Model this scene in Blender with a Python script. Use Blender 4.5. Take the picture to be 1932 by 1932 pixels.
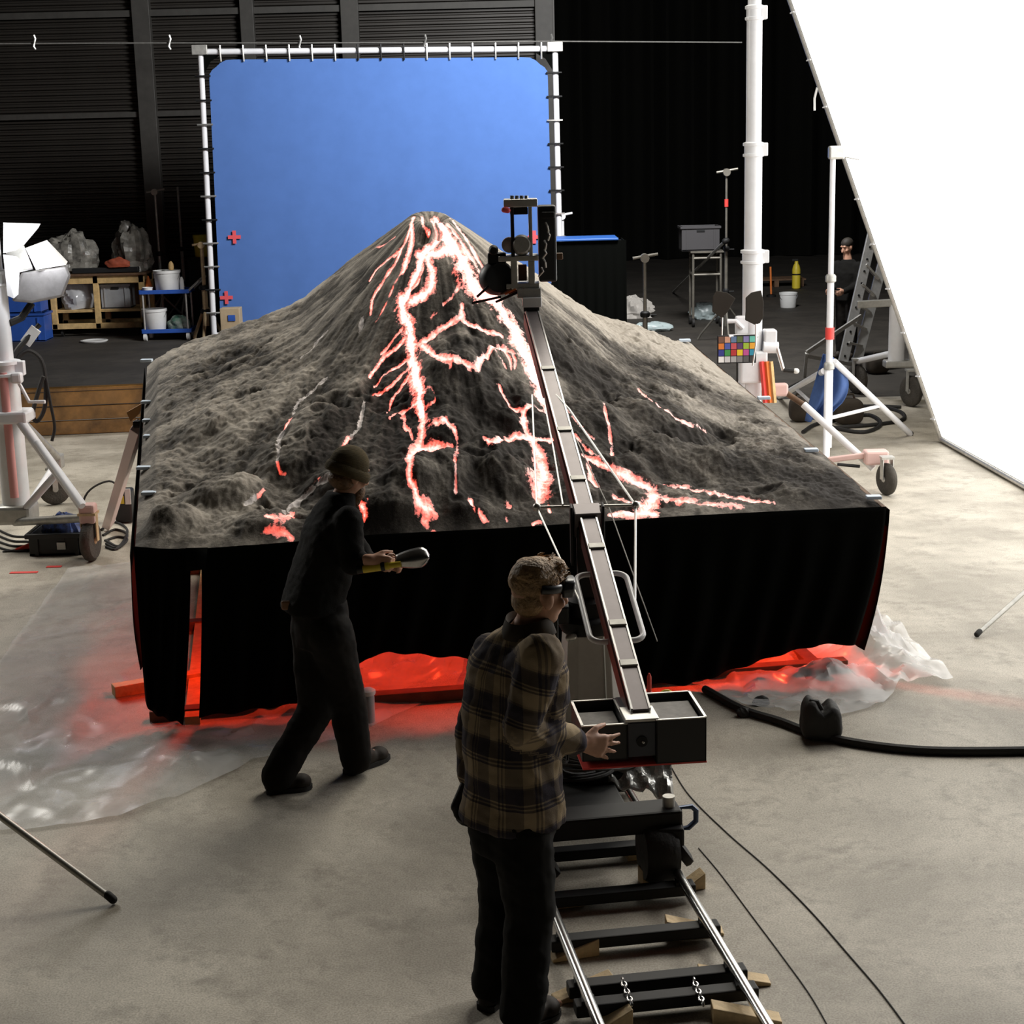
import bpy, bmesh, math, random
import numpy as np
from mathutils import Vector, Matrix
for o in list(bpy.data.objects): bpy.data.objects.remove(o)
random.seed(4); RNG = np.random.default_rng(7)
SC = bpy.context.scene; COL = SC.collection

# ------------------------------------------------------------------ camera
FPX, HC, ROLL = 3100.0, 3.25, 0.025
PITCH = math.atan((966-270)/FPX)
cd = bpy.data.cameras.new('camera'); cd.sensor_width = 36; cd.lens = FPX/1932*36; cd.clip_end = 300
cam = bpy.data.objects.new('camera', cd); COL.objects.link(cam)
FW = np.array([0, math.cos(PITCH), -math.sin(PITCH)]); UP0 = np.array([0, math.sin(PITCH), math.cos(PITCH)]); RT0 = np.array([1., 0, 0])
RT = RT0*math.cos(ROLL)-UP0*math.sin(ROLL); UPV = UP0*math.cos(ROLL)+RT0*math.sin(ROLL)
CP = np.array([0, 0, HC])
M = Matrix(((RT[0], UPV[0], -FW[0], CP[0]), (RT[1], UPV[1], -FW[1], CP[1]), (RT[2], UPV[2], -FW[2], CP[2]), (0, 0, 0, 1)))
cam.matrix_world = M; SC.camera = cam

# ------------------------------------------------------------------ exposure, world
SC.view_settings.view_transform = 'Standard'; SC.view_settings.look = 'None'
SC.view_settings.gamma = 1; SC.view_settings.use_curve_mapping = False; SC.view_settings.exposure = 0.0
W = bpy.data.worlds.new('dark_stage'); SC.world = W; W.use_nodes = True
W.node_tree.nodes['Background'].inputs[0].default_value = (0.9, 0.95, 0.75, 1); W.node_tree.nodes['Background'].inputs[1].default_value = 0.003

def area(name, loc, target, size, power, color=(1, 1, 1), sy=None, spread=180):
    l = bpy.data.lights.new(name, 'AREA'); l.energy = power; l.color = color; l.size = size
    if sy: l.shape = 'RECTANGLE'; l.size_y = sy
    l.spread = math.radians(spread)
    o = bpy.data.objects.new(name, l); COL.objects.link(o); o.location = loc
    o.rotation_euler = (Vector(target)-Vector(loc)).to_track_quat('-Z', 'Y').to_euler(); return o
def spot(name, loc, target, power, angle, color=(1, 1, 1), blend=.5, radius=.2):
    l = bpy.data.lights.new(name, 'SPOT'); l.energy = power; l.color = color; l.spot_size = math.radians(angle); l.spot_blend = blend; l.shadow_soft_size = radius
    o = bpy.data.objects.new(name, l); COL.objects.link(o); o.location = loc
    o.rotation_euler = (Vector(target)-Vector(loc)).to_track_quat('-Z', 'Y').to_euler(); return o
PANEL_EMIT = 2.5       # luminous diffusion cloth on the right
area('stage_lamp_overhead', (3.2, 15.5, 8.8), (1.0, 6.5, 0), 5, 880, (1, .94, .82), 4)
area('stage_lamp_left', (-6.5, 15.5, 5.5), (-1, 10.8, 1.0), 2.5, 330, (1, .97, .9), 2.5)
area('added_rim_light_right', (6.8, 10.5, 4.6), (0.2, 6.9, 1.0), 1.6, 340, (1, .97, .93), 1.6)  # unseen lamp added to rim people and crane from the right
area('screen_lamp', (2.5, 22.0, 7.5), (-1.6, 29, 2.6), 3, 1500, (1, 1, 1), 1.5)
spot('wall_lamp', (-1.5, 27.0, 9.5), (-0.2, 34.2, 7.0), 150, 60, (1, .95, .8))

# ------------------------------------------------------------------ pixel helpers (photo pixels, 1932 frame)
def A3(*a): return np.array(a, float)
def ray(x, y): return FW*FPX+RT*(x-966)+UPV*(966-y)
def F(x, y, z=0.0):
    d = ray(x, y); return CP+d*((z-HC)/d[2])
def P(x, y, Y):
    d = ray(x, y); return CP+d*(Y/d[1])
TH = math.radians(8.65)
UU = np.array([math.cos(TH), math.sin(TH), 0]); VV = np.array([-math.sin(TH), math.cos(TH), 0])
def T(u, v, z): return UU*u+VV*v+np.array([0, 0, z])       # table / track frame
def PV(x, y, v):                                            # pixel on the plane v = const
    d = ray(x, y); t = (v-CP@VV)/(d@VV); return CP+d*t
def mpp(Y): return Y*1.03/FPX                               # metres per pixel near depth Y

# ------------------------------------------------------------------ materials
MATS = {}
def mat(name, col, rough=.6, metal=0., var=.0, vscale=6., bump=0., bscale=40., col2=None, emit=None, estr=0., alpha=1., spec=.5, trans=0., coat=0.):
    if name in MATS: return MATS[name]
    m = bpy.data.materials.new(name); m.use_nodes = True; nt = m.node_tree; b = nt.nodes['Principled BSDF']
    b.inputs['Base Color'].default_value = (*col, 1); b.inputs['Roughness'].default_value = rough; b.inputs['Metallic'].default_value = metal
    b.inputs['Specular IOR Level'].default_value = spec; b.inputs['Alpha'].default_value = alpha
    b.inputs['Transmission Weight'].default_value = trans; b.inputs['Coat Weight'].default_value = coat
    if emit: b.inputs['Emission Color'].default_value = (*emit, 1); b.inputs['Emission Strength'].default_value = estr
    tc = nt.nodes.new('ShaderNodeTexCoord')
    if var or col2:
        n = nt.nodes.new('ShaderNodeTexNoise'); n.inputs['Scale'].default_value = vscale; n.inputs['Detail'].default_value = 6; n.inputs['Roughness'].default_value = .65
        nt.links.new(tc.outputs['Object'], n.inputs['Vector'])
        r = nt.nodes.new('ShaderNodeValToRGB'); r.color_ramp.elements[0].position = .35; r.color_ramp.elements[1].position = .68
        c2 = col2 or tuple(min(1, c*(1+var)) for c in col); c1 = col if col2 else tuple(c*(1-var) for c in col)
        r.color_ramp.elements[0].color = (*c1, 1); r.color_ramp.elements[1].color = (*c2, 1)
        nt.links.new(n.outputs['Fac'], r.inputs['Fac']); nt.links.new(r.outputs['Color'], b.inputs['Base Color'])
    if bump:
        n2 = nt.nodes.new('ShaderNodeTexNoise'); n2.inputs['Scale'].default_value = bscale; n2.inputs['Detail'].default_value = 5
        nt.links.new(tc.outputs['Object'], n2.inputs['Vector'])
        bp = nt.nodes.new('ShaderNodeBump'); bp.inputs['Strength'].default_value = bump; bp.inputs['Distance'].default_value = .02
        nt.links.new(n2.outputs['Fac'], bp.inputs['Height']); nt.links.new(bp.outputs['Normal'], b.inputs['Normal'])
    MATS[name] = m; return m
def N(nt, t, **kw):
    n = nt.nodes.new(t)
    for k, v in kw.items(): setattr(n, k, v)
    return n
white_paint = mat('white_paint', (.78, .78, .80), .35, var=.05)
steel = mat('steel', (.55, .55, .55), .28, 1., var=.15, vscale=20)
alu = mat('aluminium', (.62, .61, .58), .4, .8, var=.12, vscale=15)
dull_alu = mat('dull_aluminium', (.45, .44, .41), .5, .6, var=.15, vscale=15)
black_metal = mat('black_metal', (.010, .010, .010), .6, 0., var=.3, spec=.3)
black_rubber = mat('black_rubber', (.012, .011, .010), .7, bump=.2)
tyre_grey = mat('tyre_grey', (.055, .048, .04), .85, var=.3, bump=.4, bscale=60)
black_cloth = mat('black_cloth', (.0022, .0025, .002), .95, spec=.05)
black_plastic = mat('black_plastic', (.012, .013, .014), .5)
wood = mat('raw_wood', (.62, .42, .18), .65, var=.22, vscale=9, bump=.15)
pale_wood = mat('pale_wood', (.64, .48, .27), .7, var=.2, vscale=12, bump=.2)
dark_wood = mat('dark_wood', (.13, .07, .035), .7, var=.3, vscale=8)
red_tape = mat('red_tape', (.75, .06, .05), .5)
orange_paint = mat('orange_paint', (.75, .20, .04), .5)
yellow_p = mat('yellow_plastic', (.70, .55, .04), .45)
blue_p = mat('blue_plastic', (.03, .10, .42), .4, var=.1)
grey_p = mat('grey_plastic', (.32, .33, .34), .5, var=.1)
white_p = mat('white_plastic', (.72, .72, .70), .45, var=.05)
skin = mat('skin', (.55, .30, .20), .55, var=.12, vscale=14)
blue_cloth = mat('blue_cloth', (.045, .095, .26), .85, var=.15)
brown_fab = mat('brown_fabric', (.032, .023, .014), .9, var=.3)
red_p = mat('red_plastic', (.70, .06, .04), .4)

# ------------------------------------------------------------------ mesh builder
def nrm(v): v = np.asarray(v, float); return v/(np.linalg.norm(v)+1e-12)
class MB:
    def __init__(s): s.v = []; s.f = []
    def add(s, vs, fs):
        k = len(s.v); s.v.extend([tuple(map(float, p)) for p in vs]); s.f.extend([tuple(i+k for i in f) for f in fs]); return s
    def box(s, c, size, R=None):
        c = np.asarray(c, float); h = np.asarray(size, float)/2
        R = np.eye(3) if R is None else np.asarray(R)
        vs = [c+R@(h*A3(a, b, d)) for d in (-1, 1) for b in (-1, 1) for a in (-1, 1)]
        return s.add(vs, [(0, 2, 3, 1), (4, 5, 7, 6), (0, 1, 5, 4), (2, 6, 7, 3), (0, 4, 6, 2), (1, 3, 7, 5)])
    def beam(s, p, q, w, h, up=(0, 0, 1)):
        p = np.asarray(p, float); q = np.asarray(q, float); d = nrm(q-p); sd = nrm(np.cross(d, up)); u = np.cross(sd, d)
        return s.box((p+q)/2, (np.linalg.norm(q-p), w, h), np.stack([d, sd, u], 1))
    def tube(s, pts, r, n=10, closed=False, caps=True, ell=None):
        pts = [np.asarray(p, float) for p in pts]; m = len(pts)
        rr = r if hasattr(r, '__len__') else [r]*m
        tg = []
        for i in range(m):
            a = pts[(i-1) % m] if (closed or i > 0) else pts[i]; b = pts[(i+1) % m] if (closed or i < m-1) else pts[i]
            tg.append(nrm(b-a))
        u = np.cross(tg[0], (0, 0, 1.)); u = nrm(u) if np.linalg.norm(u) > 1e-3 else A3(1, 0, 0)
        vs = []
        for i in range(m):
            u = nrm(u-tg[i]*(u@tg[i])); w = np.cross(tg[i], u)
            for k in range(n):
                a = 2*math.pi*k/n; vs.append(pts[i]+rr[i]*(u*math.cos(a)+w*math.sin(a)*(ell or 1)))
        fs = []
        for i in range(m if closed else m-1):
            j = (i+1) % m
            for k in range(n):
                l = (k+1) % n; fs.append((i*n+k, i*n+l, j*n+l, j*n+k))
        if caps and not closed: fs += [tuple(range(n))[::-1], tuple((m-1)*n+k for k in range(n))]
        return s.add(vs, fs)
    def lathe(s, c, ax, prof, n=20, cap=True):
        c = np.asarray(c, float); ax = nrm(ax); u = np.cross(ax, (0, 0, 1.)); u = nrm(u) if np.linalg.norm(u) > 1e-3 else A3(1, 0, 0); w = np.cross(ax, u)
        vs = []; fs = []
        for r, t in prof:
            for k in range(n):
                a = 2*math.pi*k/n; vs.append(c+ax*t+r*(u*math.cos(a)+w*math.sin(a)))
        for i in range(len(prof)-1):
            for k in range(n):
                l = (k+1) % n; fs.append((i*n+k, i*n+l, (i+1)*n+l, (i+1)*n+k))
        if cap: fs += [tuple(range(n))[::-1], tuple((len(prof)-1)*n+k for k in range(n))]
        return s.add(vs, fs)
    def cyl(s, p, q, r, n=16):
        p = np.asarray(p, float); q = np.asarray(q, float); L = np.linalg.norm(q-p); return s.lathe(p, q-p, [(r, 0), (r, L)], n)
    def cap(s, p, q, r1, r2=None, n=14):
        r2 = r1 if r2 is None else r2; p = np.asarray(p, float); q = np.asarray(q, float); L = np.linalg.norm(q-p)
        pr = [(r1*math.cos(a), -r1*math.sin(a)) for a in (1.5, 1.1, .7, .35)]+[(r1, 0), (r2, L)]+[(r2*math.cos(a), L+r2*math.sin(a)) for a in (.35, .7, 1.1, 1.5)]
        return s.lathe(p, q-p if L > 1e-6 else (0, 0, 1), pr, n)
    def chain(s, pts, rs, n=14):
        for i in range(len(pts)-1): s.cap(pts[i], pts[i+1], rs[i], rs[i+1], n)
        return s
    def ell(s, c, r, R=None, n=20, m=12):
        c = np.asarray(c, float); R = np.eye(3) if R is None else np.asarray(R); vs = []; fs = []
        for i in range(m+1):
            t = math.pi*i/m*.998+.003
            for k in range(n):
                a = 2*math.pi*k/n; vs.append(c+R@A3(r[0]*math.sin(t)*math.cos(a), r[1]*math.sin(t)*math.sin(a), r[2]*math.cos(t)))
        for i in range(m):
            for k in range(n):
                l = (k+1) % n; fs.append((i*n+k, (i+1)*n+k, (i+1)*n+l, i*n+l))
        fs += [tuple(range(n)), tuple(m*n+k for k in range(n))[::-1]]
        return s.add(vs, fs)
    def rings(s, rings_, cap=True):      # list of equal-length rings of points
        n = len(rings_[0]); vs = [p for r in rings_ for p in r]; fs = []
        for i in range(len(rings_)-1):
            for k in range(n):
                l = (k+1) % n; fs.append((i*n+k, i*n+l, (i+1)*n+l, (i+1)*n+k))
        if cap: fs += [tuple(range(n))[::-1], tuple((len(rings_)-1)*n+k for k in range(n))]
        return s.add(vs, fs)
    def prism(s, pts, off):
        pts = [np.asarray(p, float) for p in pts]; off = np.asarray(off, float); n = len(pts)
        fs = [tuple(range(n))[::-1], tuple(range(n, 2*n))]+[(k, (k+1) % n, n+(k+1) % n, n+k) for k in range(n)]
        return s.add(pts+[p+off for p in pts], fs)
    def grid(s, G, thick=None):           # G[i][j] points
        a, b = len(G), len(G[0]); vs = [p for r in G for p in r]
        fs = [(i*b+j, (i+1)*b+j, (i+1)*b+j+1, i*b+j+1) for i in range(a-1) for j in range(b-1)]
        return s.add(vs, fs)
    def build(s, name, m, parent=None, smooth=True, bevel=0., angle=40, solid=0.):
        V = np.array(s.v, float)
        if parent is not None: o0 = np.array(ORG[parent.name])
        else: o0 = A3((V[:, 0].min()+V[:, 0].max())/2, (V[:, 1].min()+V[:, 1].max())/2, V[:, 2].min())
        me = bpy.data.meshes.new(name); me.from_pydata((V-o0).tolist(), [], s.f); me.update()
        me.materials.append(m)
        bm = bmesh.new(); bm.from_mesh(me); bmesh.ops.recalc_face_normals(bm, faces=bm.faces); bm.to_mesh(me); bm.free()
        if smooth: me.shade_smooth(); me.set_sharp_from_angle(angle=math.radians(angle))
        o = bpy.data.objects.new(name, me); COL.objects.link(o)
        if parent is None: o.location = o0
        else: o.parent = parent
        ORG[o.name] = o0
        if bevel:
            b = o.modifiers.new('bevel', 'BEVEL'); b.width = bevel; b.segments = 2; b.limit_method = 'ANGLE'
        if solid:
            b = o.modifiers.new('solid', 'SOLIDIFY'); b.thickness = solid; b.offset = 0
        return o
ORG = {}
def thing(name, label, cat, loc, group=None):
    o = bpy.data.objects.new(name, None); COL.objects.link(o); o.location = tuple(loc); o.empty_display_size = .2
    ORG[o.name] = np.array(loc, float); return tag(o, label, cat, group)
def tag(o, label, cat, group=None):
    o['label'] = label; o['category'] = cat
    if group: o['group'] = group
    return o
def struct(o): o['kind'] = 'structure'; return o
def resample(pts, n):
    pts = np.array(pts, float); d = np.r_[0, np.cumsum(np.linalg.norm(np.diff(pts, axis=0), axis=1))]; t = np.linspace(0, d[-1], n)
    return np.stack([np.interp(t, d, pts[:, k]) for k in range(pts.shape[1])], 1)
def smooth_path(pts, n=60):
    pts = np.array(pts, float); m = len(pts); out = []
    ext = np.vstack([2*pts[0]-pts[1], pts, 2*pts[-1]-pts[-2]]); k = max(2, n//(m-1))
    for i in range(1, m):
        p0, p1, p2, p3 = ext[i-1], ext[i], ext[i+1], ext[i+2]
        for t in np.linspace(0, 1, k, endpoint=False):
            out.append(.5*((2*p1)+(-p0+p2)*t+(2*p0-5*p1+4*p2-p3)*t*t+(-p0+3*p1-3*p2+p3)*t**3))
    out.append(pts[-1]); return out
TAB = RNG.random((256, 256))
def vnoise(x, y, seed=0):
    x = np.asarray(x)+seed*17.3; y = np.asarray(y)+seed*9.7; xi = np.floor(x).astype(int); yi = np.floor(y).astype(int); fx = x-xi; fy = y-yi
    fx = fx*fx*(3-2*fx); fy = fy*fy*(3-2*fy); a = TAB[xi % 256, yi % 256]; b = TAB[(xi+1) % 256, yi % 256]; c = TAB[xi % 256, (yi+1) % 256]; d = TAB[(xi+1) % 256, (yi+1) % 256]
    return (a*(1-fx)+b*fx)*(1-fy)+(c*(1-fx)+d*fx)*fy
def fbm(x, y, o=4, seed=0, g=.5):
    s = 0; a = 1; t = 0
    for i in range(o): s = s+a*(vnoise(x*2**i, y*2**i, seed+i)*2-1); t += a; a *= g
    return s/t
# ================================================================== setting
def floor_mat(name, c1, c2, c3, rough):
    m = bpy.data.materials.new(name); m.use_nodes = True; nt = m.node_tree; b = nt.nodes['Principled BSDF']; L = nt.links.new
    tc = N(nt, 'ShaderNodeTexCoord')
    n1 = N(nt, 'ShaderNodeTexNoise'); n1.inputs['Scale'].default_value = 1.1; n1.inputs['Detail'].default_value = 8; n1.inputs['Roughness'].default_value = .62
    n2 = N(nt, 'ShaderNodeTexNoise'); n2.inputs['Scale'].default_value = 4.5; n2.inputs['Detail'].default_value = 10; n2.inputs['Roughness'].default_value = .75; n2.inputs['Distortion'].default_value = .15
    n3 = N(nt, 'ShaderNodeTexNoise'); n3.inputs['Scale'].default_value = 120; n3.inputs['Detail'].default_value = 4
    for n in (n1, n2, n3): L(tc.outputs['Object'], n.inputs['Vector'])
    r1 = N(nt, 'ShaderNodeValToRGB'); r1.color_ramp.elements[0].position = .40; r1.color_ramp.elements[1].position = .62
    r1.color_ramp.elements[0].color = (*c1, 1); r1.color_ramp.elements[1].color = (*c2, 1); L(n1.outputs['Fac'], r1.inputs['Fac'])
    r2 = N(nt, 'ShaderNodeValToRGB'); r2.color_ramp.elements[0].position = .49; r2.color_ramp.elements[1].position = .68
    r2.color_ramp.elements[0].color = (0, 0, 0, 1); r2.color_ramp.elements[1].color = (1, 1, 1, 1); L(n2.outputs['Fac'], r2.inputs['Fac'])
    mx = N(nt, 'ShaderNodeMix', data_type='RGBA'); L(r2.outputs['Color'], mx.inputs['Factor']); L(r1.outputs['Color'], mx.inputs['A']); mx.inputs['B'].default_value = (*c3, 1)
    mm = N(nt, 'ShaderNodeMath', operation='MULTIPLY'); mm.inputs[1].default_value = .75; L(r2.outputs['Color'], mm.inputs[0]); L(mm.outputs[0], mx.inputs['Factor'])
    m3 = N(nt, 'ShaderNodeMix', data_type='RGBA', blend_type='MULTIPLY'); m3.inputs['Factor'].default_value = 1; L(mx.outputs['Result'], m3.inputs['A'])
    r3 = N(nt, 'ShaderNodeValToRGB'); r3.color_ramp.elements[0].position = .36; r3.color_ramp.elements[0].color = (.66, .65, .63, 1); r3.color_ramp.elements[1].position = .62; r3.color_ramp.elements[1].color = (1, 1, 1, 1); L(n3.outputs['Fac'], r3.inputs['Fac']); L(r3.outputs['Color'], m3.inputs['B'])
    vo = N(nt, 'ShaderNodeTexVoronoi'); vo.inputs['Scale'].default_value = .8; L(tc.outputs['Object'], vo.inputs['Vector']); r4 = N(nt, 'ShaderNodeMapRange'); r4.inputs['From Min'].default_value = .018; r4.inputs['From Max'].default_value = .04; r4.inputs['To Min'].default_value = .3; L(vo.outputs['Distance'], r4.inputs['Value'])
    m4 = N(nt, 'ShaderNodeMix', data_type='RGBA', blend_type='MULTIPLY'); m4.inputs['Factor'].default_value = 1; L(m3.outputs['Result'], m4.inputs['A']); L(r4.outputs['Result'], m4.inputs['B']); m3 = m4
    L(m3.outputs['Result'], b.inputs['Base Color']); b.inputs['Roughness'].default_value = rough
    bp = N(nt, 'ShaderNodeBump'); bp.inputs['Strength'].default_value = .25; bp.inputs['Distance'].default_value = .01; L(n2.outputs['Fac'], bp.inputs['Height']); L(bp.outputs['Normal'], b.inputs['Normal'])
    return m
concrete = floor_mat('concrete', (.37, .335, .275), (.60, .55, .465), (.25, .22, .175), .6)
asphalt = floor_mat('dark_floor', (.042, .036, .029), (.066, .057, .046), (.028, .024, .019), .75)
YD = 20.6
mb = MB(); mb.box((1, (YD-4)/2-0, -.05), (40, YD+4, .1)); fl = struct(mb.build('floor', concrete, smooth=False)); fl['label'] = 'pale stained concrete studio floor'
mb = MB(); mb.box((1, (YD+60)/2, -.05), (40, 60-YD, .1)); fl2 = struct(mb.build('floor', asphalt, smooth=False)); fl2['label'] = 'dark floor at the back of the stage'
YW = 33.0
wall_dark = mat('wall_panel_dark', (.026, .022, .018), .5, .2, var=.12, vscale=2)
wall_beam = mat('wall_beam', (.045, .042, .037), .6, var=.15)
drape = mat('black_drape', (.006, .006, .005), .95, spec=.1)
mb = MB(); XR = P(1045, 300, YW)[0]; XL = -16
mb.box(((XL+XR)/2, YW+.12, 6.5), (XR-XL, .12, 13)); wb = struct(mb.build('wall_back', wall_dark, smooth=False)); wb['label'] = 'dark ribbed metal back wall'
# horizontal ribbed sheets fixed to the wall, each rib proud of it
zs = np.arange(.3, 10.6, .105); ORG[wb.name] = np.array(wb.location)
rib = MB(); rib.prism([(XL, YW+.06, -.042), (XL, YW-.0, -.02), (XL, YW-.0, .02), (XL, YW+.06, .042)], (XR-XL, 0, 0)); first = None
for z in zs:
    if first is None: first = rib.build('wall_rib', wall_dark, wb, smooth=False); o = first
    else: o = first.copy(); COL.objects.link(o); o.parent = wb
    o.location = (0, 0, z)
for px, w in ((274, .34), (472, .26), (664, .34), (1027, .34)):
    x = P(px, 100, YW)[0]; MB().box((x, YW-.1, 6), (w, .2, 12)).build('wall_column', wall_beam, wb, smooth=False, bevel=.01)
z = P(500, 20, YW)[2]; MB().box(((XL+XR)/2, YW-.06, z), (XR-XL, .14, .12)).build('wall_beam', wall_beam, wb, smooth=False)
z = P(300, 215, YW)[2]; MB().box(((XL+XR)/2, YW-.05, z), (XR-XL, .12, .1)).build('wall_beam', wall_beam, wb, smooth=False)
mb = MB(); mb.box((XR, (YW+47)/2, 6.5), (.12, 47-YW, 13)); struct(mb.build('wall_middle', wall_dark, smooth=False))
# black drape hanging at the far end on the right
G = []
xs = np.linspace(XR, 20, 260)
for z in (0.02, 4, 8, 12.5): G.append([(x, 46+.22*math.sin(x*5.2+.6*math.sin(x*1.3))+.1*math.sin(x*11), z) for x in xs])
mb = MB().grid(G); w2 = struct(mb.build('wall_drape', drape)); w2['label'] = 'black stage drape across the far end'
struct(MB().box((-16, 18, 6.5), (.15, 44, 13)).build('wall_left', wall_dark, smooth=False))
struct(MB().box((19, 20, 6.5), (.15, 54, 13)).build('wall_right', wall_dark, smooth=False))
struct(MB().box((1.5, 22, 13.05), (36, 56, .1)).build('ceiling', wall_dark, smooth=False))

# low glossy kerb on the left (edge of the concrete apron)
kerb = mat('glossy_brown_boards', (.20, .10, .028), .2, var=.5, vscale=3, coat=.6, bump=.1, bscale=6)
a = F(20, 826); b = F(275, 815); b = b+(b-a)*.6; a = a-(b-a)*.15
t = thing('board_kerb', 'low glossy brown board kerb behind the left lamp stand', 'kerb', a); d = nrm(b-a)
hz = .52
for k in range(3):
    MB().beam(a+A3(0, .05-.012*k, hz*(k+.5)/3), b+A3(0, .05-.012*k, hz*(k+.5)/3), .05, hz/3-.012).build('board', kerb, t, smooth=False, bevel=.006)
MB().beam(a+A3(0, .09, hz+.02), b+A3(0, .09, hz+.02), .16, .04).build('cap_board', kerb, t, smooth=False, bevel=.008)
# wire line with hooks in front of the back wall
t = thing('hook_wire', 'thin wire with hanging hooks strung high along back wall', 'wire', P(500, 80, 31.5))
pl = [P(x, y, 31.5) for x, y in ((-40, 83), (65, 82), (320, 81), (566, 81), (802, 80), (1040, 78), (1400, 80))]
MB().tube(pl, .012, 6).build('wire', dull_alu, t)
for x, y in ((65, 80), (320, 80), (566, 81), (802, 79), (1040, 78)):
    p = P(x, y, 31.45); MB().tube([p+A3(.0, 0, .13), p+A3(.02, 0, .06), p+A3(0, 0, 0), p+A3(-.02, 0, -.07), p+A3(.01, 0, -.13)], .022, 6).build('hook', alu, t)

# ================================================================== blue screen
YS = 28.5
bl = mat('blue_screen_cloth', (.085, .18, .47), .9, var=.04, vscale=3, spec=.2)
t = thing('blue_screen', 'large bright blue chroma screen laced in a white tube frame', 'screen', F(720, 640)*A3(1, 0, 0)+A3(0, YS, 0))
c = [P(378, 98, YS), P(1047, 92, YS), P(1060, 650, YS), P(405, 650, YS)]
c[2][2] = c[3][2] = .12
def seg(a, b, s0=0., s1=1.): return np.asarray(a)*(1-s0)+np.asarray(b)*s0, np.asarray(a)*(1-s1)+np.asarray(b)*s1
for a, b in ((0, 1), (1, 2), (2, 3), (3, 0)):
    MB().tube(seg(c[a], c[b], -.004, 1.004), .05, 12).build('frame_tube', white_paint, t)
# cloth with cut-in corners
ins = [c[0]+A3(.13, -.02, -.13), c[1]+A3(-.13, -.02, -.13), c[2]+A3(-.13, -.02, .1), c[3]+A3(.13, -.02, .1)]
def clothpt(s, q):
    top = ins[0]*(1-s)+ins[1]*s; bot = ins[3]*(1-s)+ins[2]*s
    return top*(1-q)+bot*q
n = 40; G = []
for i in range(n+1):
    row = []
    for j in range(n+1):
        s, q = j/n, i/n
        k = .035*max(0, 1-min(s, 1-s)/.05)*max(0, 1-q/.06)*6
        p = clothpt(s, q); p = p+A3((.22 if s < .5 else -.22)*0, .02*math.sin(s*40)*q*.3, 0)
        if q < .06: p = p*(1)+A3((1 if s < .5 else -1)*max(0, (1-min(s, 1-s)/.06))**1.5*(1-q/.06)**1.5*.12, 0, -max(0, (1-min(s, 1-s)/.06))**1.5*(1-q/.06)**1.5*.12)
        row.append(p)
    G.append(row)
MB().grid(G).build('blue_cloth', bl, t)
for k, (ci, sx) in enumerate(((c[0], 1), (c[1], -1))):
    MB().prism([ci+A3(0, -.01, 0), ci+A3(sx*.42, -.01, 0), ci+A3(sx*.16, -.01, -.16), ci+A3(0, -.01, -.42)], (0, .015, 0)).build('corner_gusset', black_cloth, t, smooth=False)
    MB().box(ci+A3(-.0, -.07, .03), (.26, .05, .16)).build('corner_bracket', dull_alu, t, smooth=False, bevel=.01)
def tie(p, d):
    MB().tube([p-d*.1+A3(0, -.07, 0), p+A3(0, -.08, 0), p+d*.16+A3(0, -.05, 0)], .016, 5).build('tie', alu if random.random() < .6 else black_metal, t)
for k in range(15):
    p = seg(c[0], c[1], (k+.9)/15.5, 1)[0]; tie(p, A3(0, 0, -1))
for k in range(11):
    tie(seg(c[0], c[3], (k+1)/12, 1)[0], A3(1, 0, 0)); tie(seg(c[1], c[2], (k+1)/12, 1)[0], A3(-1, 0, 0))
tape_pink = mat('pink_tape', (.80, .10, .12), .6)
for x, y in ((443, 447), (428, 561), (1008, 447)):
    p = P(x, y, YS)+A3(0, -.045, 0); t2 = MB()
    t2.box(p, (.22, .006, .06)); t2.box(p+A3(0, -.001, 0), (.06, .006, .22)); t2.build('tracking_cross', tape_pink, t, smooth=False)
# cardboard box by the screen's foot
p = P(438, 618, 19.5); 
t = thing('cardboard_box', 'small cardboard box at the foot of the blue screen', 'box', (p[0], 27.8, 0)); p = P(438, 622, 27.8)
MB().box((p[0], 27.8, .33), (.33, .3, .66)).build('carton', mat('cardboard', (.42, .32, .2), .8, var=.1), t, smooth=False, bevel=.01)
MB().box((p[0]+.03, 27.64, .5), (.12, .01, .1)).build('blue_mark', blue_p, t, smooth=False)
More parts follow.
